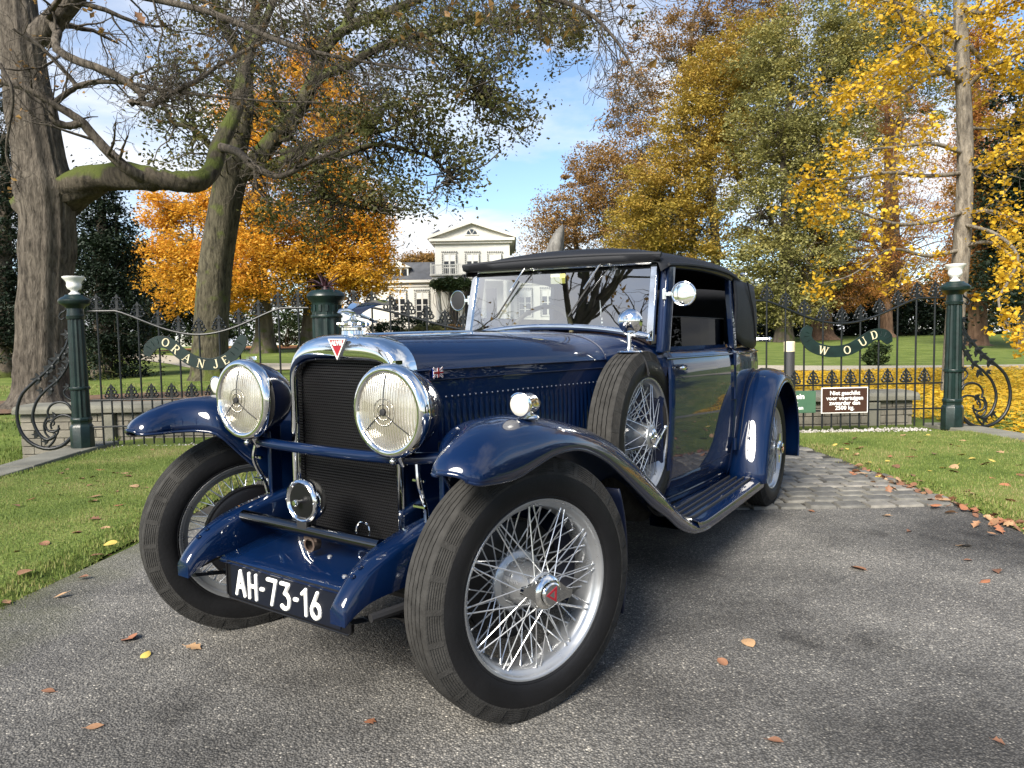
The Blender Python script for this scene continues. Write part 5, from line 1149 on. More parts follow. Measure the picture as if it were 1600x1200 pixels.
# ---- radiator
def rad_sec(w_, zb_, zt_, n=14, p=2.7, zs=.99):
    P = [(-w_, zb_)]
    for k in range(n+1):
        t = pi*k/n; c_, s_ = -cos(t), sin(t); P.append((w_*abs(c_)**(2/p)*(1 if c_ > 0 else -1), zs+(zt_-zs)*max(0,s_)**(2/p)))
    P.append((w_, zb_)); return P
G = []
for (x, w_, zt_, zs, p_) in [(.014,.263,1.150,.99,2.9),(.04,.264,1.152,.99,2.9),(.068,.2635,1.151,.99,2.9),(.088,.260,1.144,.985,2.9),(.100,.255,1.128,.975,3.0),(.106,.249,1.106,.965,3.2),(.105,.243,1.084,.955,3.6),(.099,.238,1.068,.95,4.0),(.088,.234,1.062,.95,4.4),(.068,.232,1.060,.95,4.6)]:
    G.append([(x, y_, z_) for y_, z_ in rad_sec(w_, .50, zt_, 30, p_, zs)])
# deeper header tank: front lip of the shell drops to the grille top
rs = CB(); rs.grid(G); o = rs.build('radiator_shell', CHROME, ang=50)
def grillemat():
    m, n, l, b = newmat('honeycomb_core'); t = n.new('ShaderNodeTexCoord'); mp = n.new('ShaderNodeMapping'); mp.inputs['Rotation'].default_value = (0,pi/2,0); l.new(t.outputs['Object'], mp.inputs['Vector'])
    b.inputs['Base Color'].default_value = (.006,.006,.007,1); b.inputs['Roughness'].default_value = .5; return m
GRM = grillemat()
gb_ = CB(); gb_.bbox((.03,-.234,.42), (.060,.234,1.072)); gb_.build('radiator_core', GRM, smooth=False)
# honeycomb front: thousands of tiny rods, one part
V = []; Fc = []; n_ = 0
nx_, nz_ = 46, 66
for j in range(nz_):
    for i in range(nx_):
        y0 = -.231+(i+(.5 if j % 2 else 0))*.462/nx_; z0 = .44+j*.64/nz_
        if z0 > 1.066 or y0 > .231: continue
        w2, h2 = .0037, .0036; x0, x1 = .060, .070
        hexp = [(y0-w2, z0), (y0, z0+h2), (y0+w2, z0), (y0, z0-h2)]
        V += [(x1, a, b_-.02*a) for a, b_ in hexp]+[(x0, y0, z0-.02*y0)]; Fc += [(n_, n_+1, n_+4), (n_+1, n_+2, n_+4), (n_+2, n_+3, n_+4), (n_+3, n_, n_+4)]; n_ += 5
GR2 = mat('honeycomb_edge', (.008,.008,.009), rough=.4, metal=.3)
ho = link('honeycomb', fast_mesh('honeycomb', V, Fc, GR2), car); ho['kind'] = 'stuff'
for s in (1,-1):
    c = CB(); c.tube([(.085,s*.240,1.0),(.086,s*.240,.50)], .008, 8); c.build('radiator_edge', CHROME)
c = CB(); c.bbox((-.1,-.27,.44), (.03,.27,.51)); c.build('radiator_base', PAINT, smooth=False, bevel=.01)
# cap and bird mascot
cp = CB(); cp.lathe([(.042,1.145),(.040,1.162),(.034,1.165),(.034,1.172),(.046,1.174),(.050,1.180),(.050,1.188),(.043,1.193),(.024,1.196),(.013,1.201),(.008,1.21),(.007,1.222),(0,1.223)], (.035,0,0), (0,0,1), 28)
for k in range(10):
    a = 2*pi*k/10; cp.ball((.035+.047*cos(a), .047*sin(a), 1.184), (.009,.009,.008), 6, 4)
capo = cp.build('radiator_cap', CHROME)
bm_ = CB(); bm_.tube(spline([(.105,0,1.222),(.09,0,1.227),(.075,0,1.229),(.05,0,1.226),(.025,0,1.222),(-.005,0,1.214),(-.045,0,1.204)], 16), [.001,.004,.008,.008,.007,.008,.011,.012,.013,.012,.011,.010,.008,.007,.006,.004], 10)
for s in (-1,1):
    W_ = []
    for i in range(9):
        t = i/8; x = .05-.125*t**1.3; y_ = s*(.008+.05*t); z_ = 1.226+.043*sin(t*1.75); ch = .030*(1-t**2)+.006
        W_.append([(x+.008*(1-t), y_, z_+.001), (x-ch*.5, y_+s*.003, z_-.003), (x-ch, y_+s*.001, z_-.010-.006*t)])
    bm_.grid(W_); bm_.grid([[(a[0],a[1],a[2]-.0025) for a in r__] for r__ in W_])
bm_.tube([(-.04,0,1.205),(-.075,.006,1.192)], [.006,.003], 6); bm_.tube([(-.04,0,1.205),(-.075,-.006,1.192)], [.006,.003], 6)
bm_.build('bird_mascot', CHROME, ang=50)
# red triangle badge
bd = CB(); ctr = (.101, -.01, 1.112)
bd.prism([(-.036,.020),(.036,.020),(0,-.040)], (.008,0,0), (.1035,-.0,1.112), (0,1,0), (0,0,1)); bo_ = bd.build('triangle_badge', RED, smooth=False, bevel=.001)
bw = CB()
tri = [(-.041,.023),(.041,.023),(0,-.047)]; tri2 = [(-.035,.0195),(.035,.0195),(0,-.039)]
for i in range(3):
    j = (i+1) % 3; bw.prism([tri[i], tri[j], tri2[j], tri2[i]], (.010,0,0), (.1035,0,1.112), (0,1,0), (0,0,1))
bw.build('badge_border', mat('badge_white', (.7,.66,.6), rough=.3), bo_, smooth=False)
tm = link('badge_lettering', textmesh('ALVIS', .021, WHITE, .0006, 'badge_lettering'), bo_, (.1130, 0, 1.114)); tm.rotation_euler = (pi/2, 0, pi/2)
# ---- bonnet
def bw_(x): return float(np.interp(-x, [-.02,.0,.5,1.05,1.16], [.2605,.262,.318,.392,.41]))
def bon_pt(x, t, w_=None, zt_=None, zs=.99, p=2.8):
    w_ = w_ or bw_(x); zt_ = zt_ or 1.147+.012*min(1, max(0, (.02-x)/.5)); c_, s_ = cos(t), sin(t); return (x, w_*max(0,c_)**(2/p), zs+(zt_-zs)*max(0,s_)**(2/p))
RIVET = mat('dull_rivet', (.09,.10,.13), rough=.4, metal=.6)
xb = list(np.linspace(.018, -1.12, 16))
for s in (1,-1):
    G = [[(x, s*y_, z_) for x, y_, z_ in [bon_pt(x, t) for t in np.linspace(.16, pi/2, 14)]] for x in xb]
    c = CB(); c.grid(G); c.build('bonnet_top', PAINT, ang=60)
    G = []
    for x in xb:
        a = bon_pt(x, .15); w_ = bw_(x); G.append([(x, s*a[1], a[2]-.004), (x, s*w_, .985), (x, s*w_*1.003, .80), (x, s*w_*1.0, .62), (x, s*(w_-.005), .52)])
    c = CB(); c.grid(G); bs = c.build('bonnet_side', PAINT, ang=60)
    c = CB(); c.tube([(x, s*(bon_pt(x, .155)[1]+.001), bon_pt(x, .155)[2]) for x in xb], .0045, 8); c.build('bonnet_hinge', PAINT)
    c = CB()
    for i in range(33):
        x = -.085-i*.030; w_ = bw_(x); zt_ = .925; zb_ = .70; G = []
        for k in range(7):
            t = k/6; h_ = max(0, sin(pi*t))**.5*.0055; zz = zb_+(zt_-zb_)*t
            G.append([(x+.011, s*w_*1.003, zz), (x+.002, s*(w_*1.003+h_), zz), (x-.007, s*(w_*1.003+h_*.95), zz), (x-.0085, s*w_*1.003, zz)])
        c.grid(G)
    lo = c.build('louvres', PAINT, bs, ang=35); lo['kind'] = 'stuff'
    c = CB()
    for i in range(33): x = -.085-i*.030; c.ball((x, s*bw_(x)*1.004, .938), .0036, 6, 4)
    ro = c.build('rivets', RIVET, bs); ro['kind'] = 'stuff'
    c = CB(); c.tube([(x, s*(bw_(x)*1.003), .998) for x in xb], .0022, 6); c.build('bonnet_seam', DARKPAINT, bs)
    # frame valance under the bonnet
    c = CB(); c.grid([[(x, s*(bw_(x)-.005), .53), (x, s*.40, .45), (x, s*.40, .34)] for x in [.02]+xb]); c.build('frame_valance', PAINT)
c = CB(); c.tube([(x, 0, bon_pt(x, pi/2)[2]+.001) for x in xb], .005, 8); c.build('centre_hinge', CHROME)
# union flag badge on the bonnet side
FLAGB = mat('flag_blue', (.012,.02,.12), rough=.3)
fx, fz, fw_, fh = -.075, 1.022, .050, .032; fy = bw_(fx)+.002
fo = CB(); fo.box((fx, fy+.001, fz), (fw_,.004,fh)); fl = fo.build('flag_badge', FLAGB, smooth=False)
def fbar(m_, x0, z0, x1, z1, w2, y_): 
    a = np.array([x0,z0]); b = np.array([x1,z1]); t = (b-a)/np.linalg.norm(b-a); nn = np.array([-t[1],t[0]])*w2/2
    m_.prism([tuple(a-nn),tuple(b-nn),tuple(b+nn),tuple(a+nn)], (0,.0012,0), (fx,y_,fz), (1,0,0), (0,0,1))
wh = CB(); 
for (a, b) in ((1,1),(1,-1)): fbar(wh, -fw_/2*a, -fh/2*b, fw_/2*a, fh/2*b, .0075, fy+.0032)
fbar(wh, -fw_/2,0,fw_/2,0,.012,fy+.0036); fbar(wh, 0,-fh/2,0,fh/2,.012,fy+.0040); wh.build('white_cross', WHITE, fl, smooth=False)
rd = CB()
for (a, b) in ((1,1),(1,-1)): fbar(rd, -fw_/2*a, -fh/2*b, fw_/2*a, fh/2*b, .0028, fy+.0036)
fbar(rd, -fw_/2,0,fw_/2,0,.0065,fy+.0050); fbar(rd, 0,-fh/2,0,fh/2,.0065,fy+.0054); rd.build('red_cross', RED, fl, smooth=False)
# ---- scuttle
G = []
for (x, w_, zt_, p) in [(-1.125,.404,1.158,2.7),(-1.20,.425,1.158,2.8),(-1.27,.475,1.157,3.0),(-1.33,.525,1.156,3.2),(-1.40,.558,1.154,3.4),(-1.46,.572,1.15,3.4)]:
    row_ = []
    for t in np.linspace(0, pi, 33):
        c_, s_ = cos(t), sin(t); row_.append((x, w_*abs(c_)**(2/p)*(1 if c_ > 0 else -1), .99+(zt_-.99)*max(0,s_)**(2/p)))
    G.append(row_)
c = CB(); c.grid(G); c.build('scuttle_top', PAINT, ang=60)
for s in (1,-1):
    c = CB(); G = []
    for (x, w_, wl) in [(-1.125,.404,.400),(-1.20,.425,.405),(-1.27,.475,.41),(-1.33,.525,.42),(-1.40,.558,.47),(-1.452,.571,.545)]:
        G.append([(x, s*w_, .99), (x, s*(.5*w_+.5*wl), .93), (x, s*wl, .8), (x, s*wl, .5), (x, s*(wl-.01), .31)])
    c.grid(G); c.build('scuttle_side', PAINT, ang=60)
    # chrome dashes: trim line at the rear edge of the bonnet
    c = CB(); c.tube([(x_, s*y_, z_+.001) for x_, y_, z_ in [bon_pt(-1.122, t) for t in np.linspace(.16, pi/2, 14)]], .003, 6); c.build('bonnet_rear_seam', DARKPAINT)
# ---- body sides, doors, tail
def sw(x): return float(np.interp(-x, [1.45,1.7,2.1,2.5,2.9,3.1,3.25,3.36], [.572,.594,.616,.628,.618,.596,.55,.46]))
def sprof(z): return float(np.interp(z, [.29,.36,.5,.75,.95,1.02,1.06,1.085], [-.055,-.035,-.015,0,-.002,-.008,-.02,-.045]))
def panel(name, s, x0, x1, z0, z1, nx=14, nz=14, out=0, solid=.004, mat_=PAINT, rnd=0):
    G = []
    for i in range(nx+1):
        x = x0+(x1-x0)*i/nx; row_ = []
        for j in range(nz+1):
            z = z0+(z1-z0)*j/nz; row_.append((x, s*(sw(x)+sprof(z)+out), z))
        G.append(row_)
    c = CB(); c.grid(G); return c.build(name, mat_, ang=60, solid=solid)
for s in (1,-1):
    dr_ = panel('door', s, -1.458, -2.392, .345, 1.085, out=.002)
    panel('rear_quarter', s, -2.40, -3.36, .30, 1.085, 18)
    panel('sill', s, -1.458, -2.40, .295, .340, 8, 3)
    panel('inner_lining', s, -1.45, -3.2, .3, 1.075, 12, 8, out=-.03, mat_=INTERIOR)
    # belt moulding and door edge bead
    c = CB(); c.tube([(x, s*(sw(x)+sprof(1.03)+.004), 1.03) for x in np.linspace(-1.44, -3.3, 30)], .0065, 8); c.build('belt_moulding', PAINT)
    c = CB(); c.tube([(x, s*(sw(x)+sprof(.44)+.002), .44) for x in np.linspace(-1.47, -2.39, 20)], .003, 6); c.build('door_crease', DARKPAINT, dr_)
    hd = CB(); hd.tube([(-1.50, s*(sw(-1.5)+.0), .985), (-1.50, s*(sw(-1.5)+.035), .985)], .008, 8); hd.tube(spline([(-1.485, s*(sw(-1.5)+.036), .985),(-1.52, s*(sw(-1.5)+.040), .985),(-1.57, s*(sw(-1.5)+.038), .980),(-1.60, s*(sw(-1.5)+.036), .977)], 10), [.006,.009,.0105,.0105,.010,.010,.0095,.009,.007,.004], 8); hd.build('door_handle', CHROME, dr_)
    for z in (.50,.80,1.0):
        h_ = CB(); h_.tube([(-2.398, s*(sw(-2.4)+.004), z-.035),(-2.398, s*(sw(-2.4)+.004), z+.035)], .011, 8); h_.build('door_hinge', PAINT, dr_)
    # top of the door and quarter: wooden garnish rail
    c = CB(); c.grid([[(x, s*(sw(x)-.046), 1.084), (x, s*(sw(x)-.10), 1.082), (x, s*(sw(x)-.11), 1.06)] for x in np.linspace(-1.46, -2.45, 8)]); c.build('window_sill', WOODTRIM, dr_)
# tail panel
G = []
for k in range(13):
    a = pi*k/12; G.append([(-3.36-.10*sin(a)**.6, cos(a)*.46, z+.0) if z > .9 else (-3.36-.16*sin(a)**.6*(1 if z < .8 else .8), cos(a)*(.46+sprof(z)), z) for z in np.linspace(.32, 1.085, 9)])
c = CB(); c.grid(G); c.build('tail_panel', PAINT, ang=60)
c = CB(); c.bbox((-3.3,-.5,.30), (-1.2,.5,.33)); c.build('floor', INTERIOR, smooth=False)
# ---- windscreen and pillars
WSX0, WSX1, WZ0, WZ1 = -1.335, -1.425, 1.118, 1.488
def wsx(z): return WSX0+(WSX1-WSX0)*(z-WZ0)/(WZ1-WZ0)
ws = empty('windscreen', (0,0,0), 0, car)
def zbot(y): return 1.188-.050*(abs(y)/.53)**2.2
ys_ = np.linspace(-.525, .525, 22)
gm = CB(); gm.grid([[(wsx(zbot(y)), y, zbot(y)), (wsx(WZ1), y*.985, WZ1)] for y in ys_]); gm.build('glass', GLASS, ws, smooth=False)
fr = CB(); fr.tube([(wsx(zbot(y))+.004, y, zbot(y)-.004) for y in ys_], .0165, 8, flat=1); 
fr.tube([(wsx(WZ1)+.004, y*.985, WZ1) for y in ys_], .007, 8)
for s in (1,-1):
    fr.prism([(-.010,-.016),(.012,-.016),(.012,.016),(-.010,.016)], Vector((wsx(WZ1)-wsx(1.115), 0-s*.008, WZ1-1.115)), (wsx(1.115), s*.527, 1.115), (1,0,0), (0,1,0))
fr.build('windscreen_frame', CHROME, ws, ang=40, bevel=.002)
for s in (1,-1):
    p_ = CB(); p_.prism([(-.05,-.018),(.03,-.018),(.03,.020),(.0,.028),(-.05,.030)], Vector((-.10, -s*.004, .455)), (-1.395, s*.556, 1.06), (1,0,0), (0,s,0)); p_.build('front_pillar', PAINT, bevel=.008)
    p_ = CB(); p_.prism([(-.03,-.02),(.03,-.02),(.03,.014),(-.03,.014)], Vector((.0, -s*.03, .44)), (-2.425, s*(sw(-2.4)-.012), 1.06), (1,0,0), (0,s,0)); p_.build('rear_pillar', PAINT, bevel=.006)
    h_ = CB(); h_.tube(spline([(-1.47,s*.562,1.478),(-1.9,s*.582,1.492),(-2.3,s*.590,1.485),(-2.43,s*.592,1.47)], 16), .018, 8); h_.build('window_header', DARKPAINT)
    # half lowered door glass
    q = CB(); q.grid([[(x, s*(sw(x)-.055), 1.07), (x, s*(sw(x)-.062), 1.235)] for x in np.linspace(-1.47,-2.40,8)]); q.build('door_glass', SIDEGLASS, smooth=False)
    q = CB(); q.tube([(x, s*(sw(x)-.062), 1.235) for x in np.linspace(-1.47,-2.40,8)], .003, 6); q.build('glass_edge', BLACKM)
# wipers hang from the header
for y0 in (-.19,.245):
    wp = CB(); wp.ball((wsx(1.475)+.028, y0+.055, 1.492), .014, 10, 6); wp.tube([(wsx(1.475)+.02, y0+.055, 1.48), (wsx(1.475)+.045, y0+.02, 1.505)], .006, 8); wp.tube([(wsx(1.50)+.045, y0+.02, 1.505), (wsx(1.36)+.030, y0-.075, 1.37)], .0042, 8); wo = wp.build('wiper_arm', CHROME, ws)
    wb_ = CB(); wb_.tube([(wsx(1.42)+.018, y0-.03, 1.425), (wsx(1.24)+.014, y0-.155, 1.235)], .0045, 6); wb_.build('wiper_blade', BLACKM, wo)
    wm = CB(); wm.box((wsx(1.47)-.02, y0+.06, 1.452), (.04,.055,.05)); wm.build('wiper_motor', BLACKM, wo, bevel=.005)
st_ = CB(); st_.box((wsx(1.42)-.006, .0, 1.43), (.002,.085,.05)); so = st_.build('paper_sticker', mat('sticker_cream', (.75,.72,.5), rough=.7), ws, smooth=False)
st2 = CB(); st2.box((wsx(1.42)-.0045, .026, 1.43), (.002,.030,.048)); st2.build('yellow_panel', mat('sticker_yellow', (.8,.72,.15), rough=.7), so, smooth=False)
# ---- interior
c = CB(); c.prism([(-1.38,1.16),(-1.52,1.14),(-1.52,.9),(-1.38,.9)], (0,1.02,0), (0,-.51,0), (1,0,0), (0,0,1)); c.build('dashboard', WOODTRIM, smooth=False, bevel=.01)
def torus(mb_, c0, ax, R_, r_, n=40):
    ax = Vector(ax).normalized(); u = ax.orthogonal().normalized(); v = ax.cross(u); mb_.tube([Vector(c0)+u*(R_*cos(2*pi*k/n))+v*(R_*sin(2*pi*k/n)) for k in range(n)], r_, 8, closed=True)
c = CB(); torus(c, (-1.72,-.30,1.13), (.85,0,.5), .205, .013); swh = c.build('steering_wheel', mat('ivory_rim', (.30,.25,.15), rough=.4))
c = CB(); c.tube([(-1.72,-.30,1.13),(-1.45,-.30,.97)], .02, 8)
for a in (0, 2.1, 4.2): 
    ax = Vector((.85,0,.5)).normalized(); u = ax.orthogonal().normalized(); v = ax.cross(u); c.tube([Vector((-1.72,-.30,1.13)), Vector((-1.72,-.30,1.13))+(u*cos(a)+v*sin(a))*.2], .006, 6)
c.build('steering_column', BLACKM, swh)
LEATH = mat('dark_leather', (.03,.012,.008), rough=.5, bump=.2, bscale=80)
for s in (1,-1):
    c = CB(); c.ball((-2.32,s*.28,.86), (.10,.24,.36), 16, 10); c.build('seat_back', LEATH); c = CB(); c.ball((-2.05,s*.28,.58), (.30,.24,.13), 16, 8); c.build('seat_cushion', LEATH)
# ---- hood
hood_t = [(-1.375,.566,1.492,1.520),(-1.39,.578,1.505,1.546),(-1.43,.590,1.520,1.568),(-1.55,.600,1.528,1.590),(-1.8,.606,1.535,1.604),(-2.1,.610,1.540,1.612),(-2.35,.612,1.535,1.610),(-2.52,.612,1.515,1.600),(-2.64,.612,1.488,1.580),(-2.78,.605,1.475,1.560),(-2.92,.58,1.465,1.535),(-3.02,.53,1.45,1.50),(-3.08,.45,1.43,1.46)]
hood = empty('fabric_hood', (0,0,0), 0, car)
G = []
for (x, w_, ze_, zc_) in hood_t:
    row_ = []
    for k in range(29):
        u = -1+2*k/28; a = abs(u); sg_ = 1 if u > 0 else -1
        if a > .88: f_ = (a-.88)/.12; y_ = sg_*(w_-.035+.035*sin(f_*pi/2)); z_ = ze_-.042*(1-cos(f_*pi/2))-.012*f_
        else: y_ = u/.88*(w_-.035); z_ = ze_+(zc_-ze_)*(1-(a/.88)**2.6)
        row_.append((x+.0, y_, z_))
    G.append(row_)
c = CB(); c.grid(G); c.build('hood_top', FABRIC, hood, ang=60)
# front roll and valance over the windscreen
c = CB(); c.grid([[(-1.372,y,1.536-.02*(y/.57)**2), (-1.360,y,1.522-.01*(y/.57)**2), (-1.368,y,1.494), (-1.40,y*.985,1.488)] for y in np.linspace(-.567,.567,24)]); c.build('front_valance', FABRIC, hood, ang=70, solid=.006)
c = CB(); c.tube([(-1.370,y,1.533-.016*(y/.57)**2) for y in np.linspace(-.57,.57,24)], .012, 8); c.build('front_roll', FABRIC, hood)
for s in (1,-1):
    c = CB(); c.tube(spline([(-1.40,s*.596,1.472),(-1.7,s*.607,1.492),(-2.1,s*.612,1.500),(-2.4,s*.613,1.488),(-2.6,s*.612,1.455)], 20), .008, 6); c.build('drip_roll', FABRIC, hood)
    # rear quarter cloth
    cl_ = [(-2.445,.606),(-2.6,.618),(-2.8,.618),(-2.95,.600),(-3.05,.55)]; G = []
    tops = [1.475,1.462,1.455,1.448,1.44]; bots = [1.14,1.075,1.05,1.075,1.085]
    for (x, y_), zt_, zb_ in zip(spline(cl_, 13), np.interp(np.linspace(0,4,13), range(5), tops), np.interp(np.linspace(0,4,13), range(5), bots)):
        G.append([(x-.07*t*(x < -2.5)*((-x-2.5)/.5), s*(y_+.012*sin(pi*t)), zt_+(zb_-zt_)*t) for t in np.linspace(0,1,9)])
    c = CB(); c.grid(G); c.build('hood_quarter', FABRIC, hood, ang=70, solid=.006)
    c = CB(); c.tube([(-2.66,s*.635,1.462),(-2.78,s*.640,1.30),(-2.90,s*.628,1.11)], .005, 6); c.build('hood_strap', FABRIC, hood)
    c = CB(); c.ball((-2.60,s*.622,1.505), (.032,.016,.012), 10, 6); c.ball((-2.63,s*.632,1.508), .011, 8, 6); c.build('hood_catch', CHROME, hood)
    c = CB(); c.tube([(-2.98,s*.58,1.11),(-3.0,s*.68,1.11)], .012, 8); c.ball((-3.0,s*.69,1.11), .018, 10, 6); c.build('hood_iron', CHROME, hood)
G = []
for k in range(17):
    a = pi*k/16; cx_ = cos(a); G.append([(-3.05-.14*sin(a)**.7*(.55+.45*t)-.0-.05*t, cx_*(.55-.02*t), 1.45+(1.08-1.45)*t+.02*sin(a)*(1-t)) for t in np.linspace(0,1,7)])
c = CB(); c.grid(G); c.build('hood_back', FABRIC, hood, ang=70)
# ---- running boards and rear wings
RIBM = mat('rubber_tread_strip', (.02,.02,.021), rough=.6)
for s in (1,-1):
    P = [(-1.02,.462),(-1.1,.405),(-1.18,.352),(-1.26,.318),(-1.36,.302),(-1.5,.298),(-1.9,.296),(-2.2,.296),(-2.47,.296)]
    Q = spline(P, 30); c = CB(); G = []
    for x, z in Q:
        if x > -1.24: continue
        G.append([(x, s*.545, z), (x, s*.75, z), (x, s*.775, z-.006), (x, s*.783, z-.024), (x, s*.78, z-.05), (x, s*.55, z-.052)])
    c.grid(G, closev=True); c.add([(p[0],p[1],p[2]) for p in G[-1]], [(0,1,2,3,4,5)]); rb_ = c.build('running_board', PAINT, ang=50)
    for y_ in (.60,.64,.68,.72):
        c = CB(); c.tube([(x, s*y_, z+.004) for x, z in Q if -2.44 < x < -1.10], .0095, 8, flat=.6); c.build('rubber_strip', RIBM, rb_)
    c = CB(); c.box((-1.255, s*.665, .325), (.012,.17,.008), Matrix.Rotation(-.3,3,'Y')); c.build('strip_end', CHROME, rb_)
    # rear wing
    G = []; edge = []
    for k in range(34):
        a = -.20+(pi+.42)*k/33
        ro_ = .435+.02*sin(a) ; rc = .515+.02*sin(a); dz_ = 0
        if a < .55: f_ = (.55-a)/.75; ro_ += .135*f_**2; rc += .09*f_**2
        row_ = []
        for j in range(13):
            t = j/12
            if t < .35: u = t/.35; y_ = .575+(.665-.575)*u; r_ = rc-.035*(1-sin(u*pi/2))
            else: u = (t-.35)/.65; y_ = .665+(.795-.665)*sin(u*pi/2); r_ = ro_+(rc-ro_)*max(0,cos(u*pi/2))**.8
            row_.append((-WB+r_*cos(a), s*y_, .385+r_*sin(a)))
        G.append(row_); edge.append(row_[-1])
    c = CB(); c.grid(G); rw = c.build('rear_wing', PAINT, ang=60, solid=.006)
    c = CB(); c.tube([(p[0],p[1]-s*.002,p[2]) for p in edge], .0065, 8); c.build('wing_bead', PAINT, rw)
    c = CB(); c.tube([(G[i][3][0]*1.0, G[i][3][1], G[i][3][2]+.004) for i in range(3,30)], .003, 6); c.build('wing_piping', BLACKM, rw)
    # dark inner wheel house
    c = CB(); c.grid([[(-WB+.50*cos(a), s*.56, .385+.50*sin(a)), (-WB+.30*cos(a), s*.5, .385+.30*sin(a))] for a in np.linspace(-.1,pi+.1,16)]); c.build('wheel_house', BLACKM, rw)
# ---- front frame: dumb iron fairings, tie bar, apron, number plate, horn
DT = [(.475,.425),(.45,.455),(.40,.495),(.34,.522),(.27,.543),(.19,.560),(.10,.572),(-.02,.58),(-.2,.58)]
for s in (1,-1):
    c = CB(); G = []
    for i, (x, zt_) in enumerate(spline(DT, 26)):
        t = (.475-x)/.675; h_ = .055+.075*min(1, t*3.0)**.8; wd_ = .028+.018*min(1, t*4); zb_ = zt_-h_
        y0 = .352+.012*t
        G.append([(x, s*(y0-wd_), zb_), (x, s*(y0-wd_), zt_-.018), (x, s*(y0-wd_+.010), zt_-.004), (x, s*y0, zt_), (x, s*(y0+wd_-.010), zt_-.004), (x, s*(y0+wd_), zt_-.018), (x, s*(y0+wd_), zb_)])
    c.grid(G, closev=True); c.add(G[0], [tuple(range(7))]); di = c.build('dumb_iron_fairing', PAINT, ang=50)
    for x, z in ((.415,.487),(.385,.505)):
        b_ = CB(); b_.ball((x, s*.352, z), (.010,.010,.006), 8, 5); b_.build('bolt', PAINT, di)
    # leaf spring and shackle
    sp_ = CB()
    for k in range(5):
        sp_.tube(spline([(.44-.06*k,s*.352,.365-.008*k),(.2,s*.352,.318-.009*k),(0,s*.352,.300-.009*k),(-.25,s*.352,.32-.009*k),(-.5+.07*k,s*.352,.37-.008*k)], 14), .006, 4, flat=3.5)
    sp_.build('leaf_spring', BLACKM)
    fr_ = CB(); fr_.bbox((-3.4, s*.33, .38), (.1, s*.41, .48)); fr_.build('chassis_rail', BLACKM, smooth=False)
    da = CB(); da.lathe([(0,-.02),(.048,-.02),(.048,-.012),(.044,-.010),(.044,-.004),(.048,-.002),(.048,.006),(.044,.008),(.044,.014),(.048,.016),(.048,.024),(0,.024)], (.10, s*.475, .36), (0,1,0), 20); da.build('friction_damper', mat('brass_damper', (.24,.18,.10), rough=.4, metal=.8)); 
    da = CB(); da.tube([(.40, s*.40, .375),(.26, s*.44, .38),(.12, s*.47, .37)], .013, 8); da.build('damper_arm', BLACKM)
ax_ = CB(); ax_.tube(spline([(0,-.56,.36),(.0,-.42,.33),(.0,-.3,.285),(.0,0,.28),(.0,.3,.285),(.0,.42,.33),(.0,.56,.36)], 24), .026, 8); ax_.build('front_axle', BLACKM)
ax_ = CB(); ax_.tube([(-WB,-.56,.386),(-WB,.56,.386)], .04, 10); ax_.ball((-WB,0,.386), .13, 12, 8); ax_.build('rear_axle', BLACKM)
tb = CB(); tb.tube([(.265,-.318,.528),(.265,.318,.528)], .021, 16); tb.build('tie_bar', mat('dark_chrome', (.10,.10,.105), rough=.15, metal=1))
ap = CB(); ap.grid([[(x, y, z) for y in np.linspace(-.318,.318,9)] for x, z in ((.365,.398),(.362,.408),(.35,.414),(.25,.430),(.15,.445),(.05,.455),(-.05,.46))]); ap.build('front_apron', PAINT, ang=50, solid=.004)
for (x, y) in ((.30,.2),(.24,.24),(.17,-.2),(.22,.05)):
    b_ = CB(); b_.ball((x,y,.437 if x < .26 else .424), (.009,.009,.006), 8, 5); b_.build('apron_bolt', STEEL)
cd_ = CB(); cd_.lathe([(.018,-.015),(.025,-.015),(.025,.015),(.018,.015)], (.245,-.0,.478), (1,0,0), 14); cd_.box((.245,-.0,.497), (.02,.06,.015)); cd_.build('starter_dog_guide', mat('rusty_bracket', (.06,.04,.03), rough=.8))
# number plate
pl_ = CB()
def rrect(w_, h_, r_, n=5):
    P = []
    for (sx, sz, a0) in ((1,1,0),(-1,1,pi/2),(-1,-1,pi),(1,-1,3*pi/2)):
        for k in range(n): a = a0+pi/2*k/(n-1); P.append((sx*(w_/2-r_)+r_*cos(a), sz*(h_/2-r_)+r_*sin(a)))
    return P
PZ = .345
pl_.prism(rrect(.575,.128,.016), (.010,0,0), (.352,0,PZ), (0,1,0), (.0,0,1)); plo = pl_.build('number_plate', BLACK, smooth=False, bevel=.002)
pe = CB(); pe.tube([(.363,a,PZ+b) for a, b in rrect(.570,.123,.016)], .0035, 6, closed=True); pe.build('plate_rim', BLACK, plo)
pi_ = CB(); pi_.prism(rrect(.505,.104,.004), (.003,0,0), (.362,-.008,PZ), (0,1,0), (0,0,1)); pi_.build('plate_face', mat('plate_blueblack', (.003,.0045,.010), rough=.45, spec=.3), plo, smooth=False)
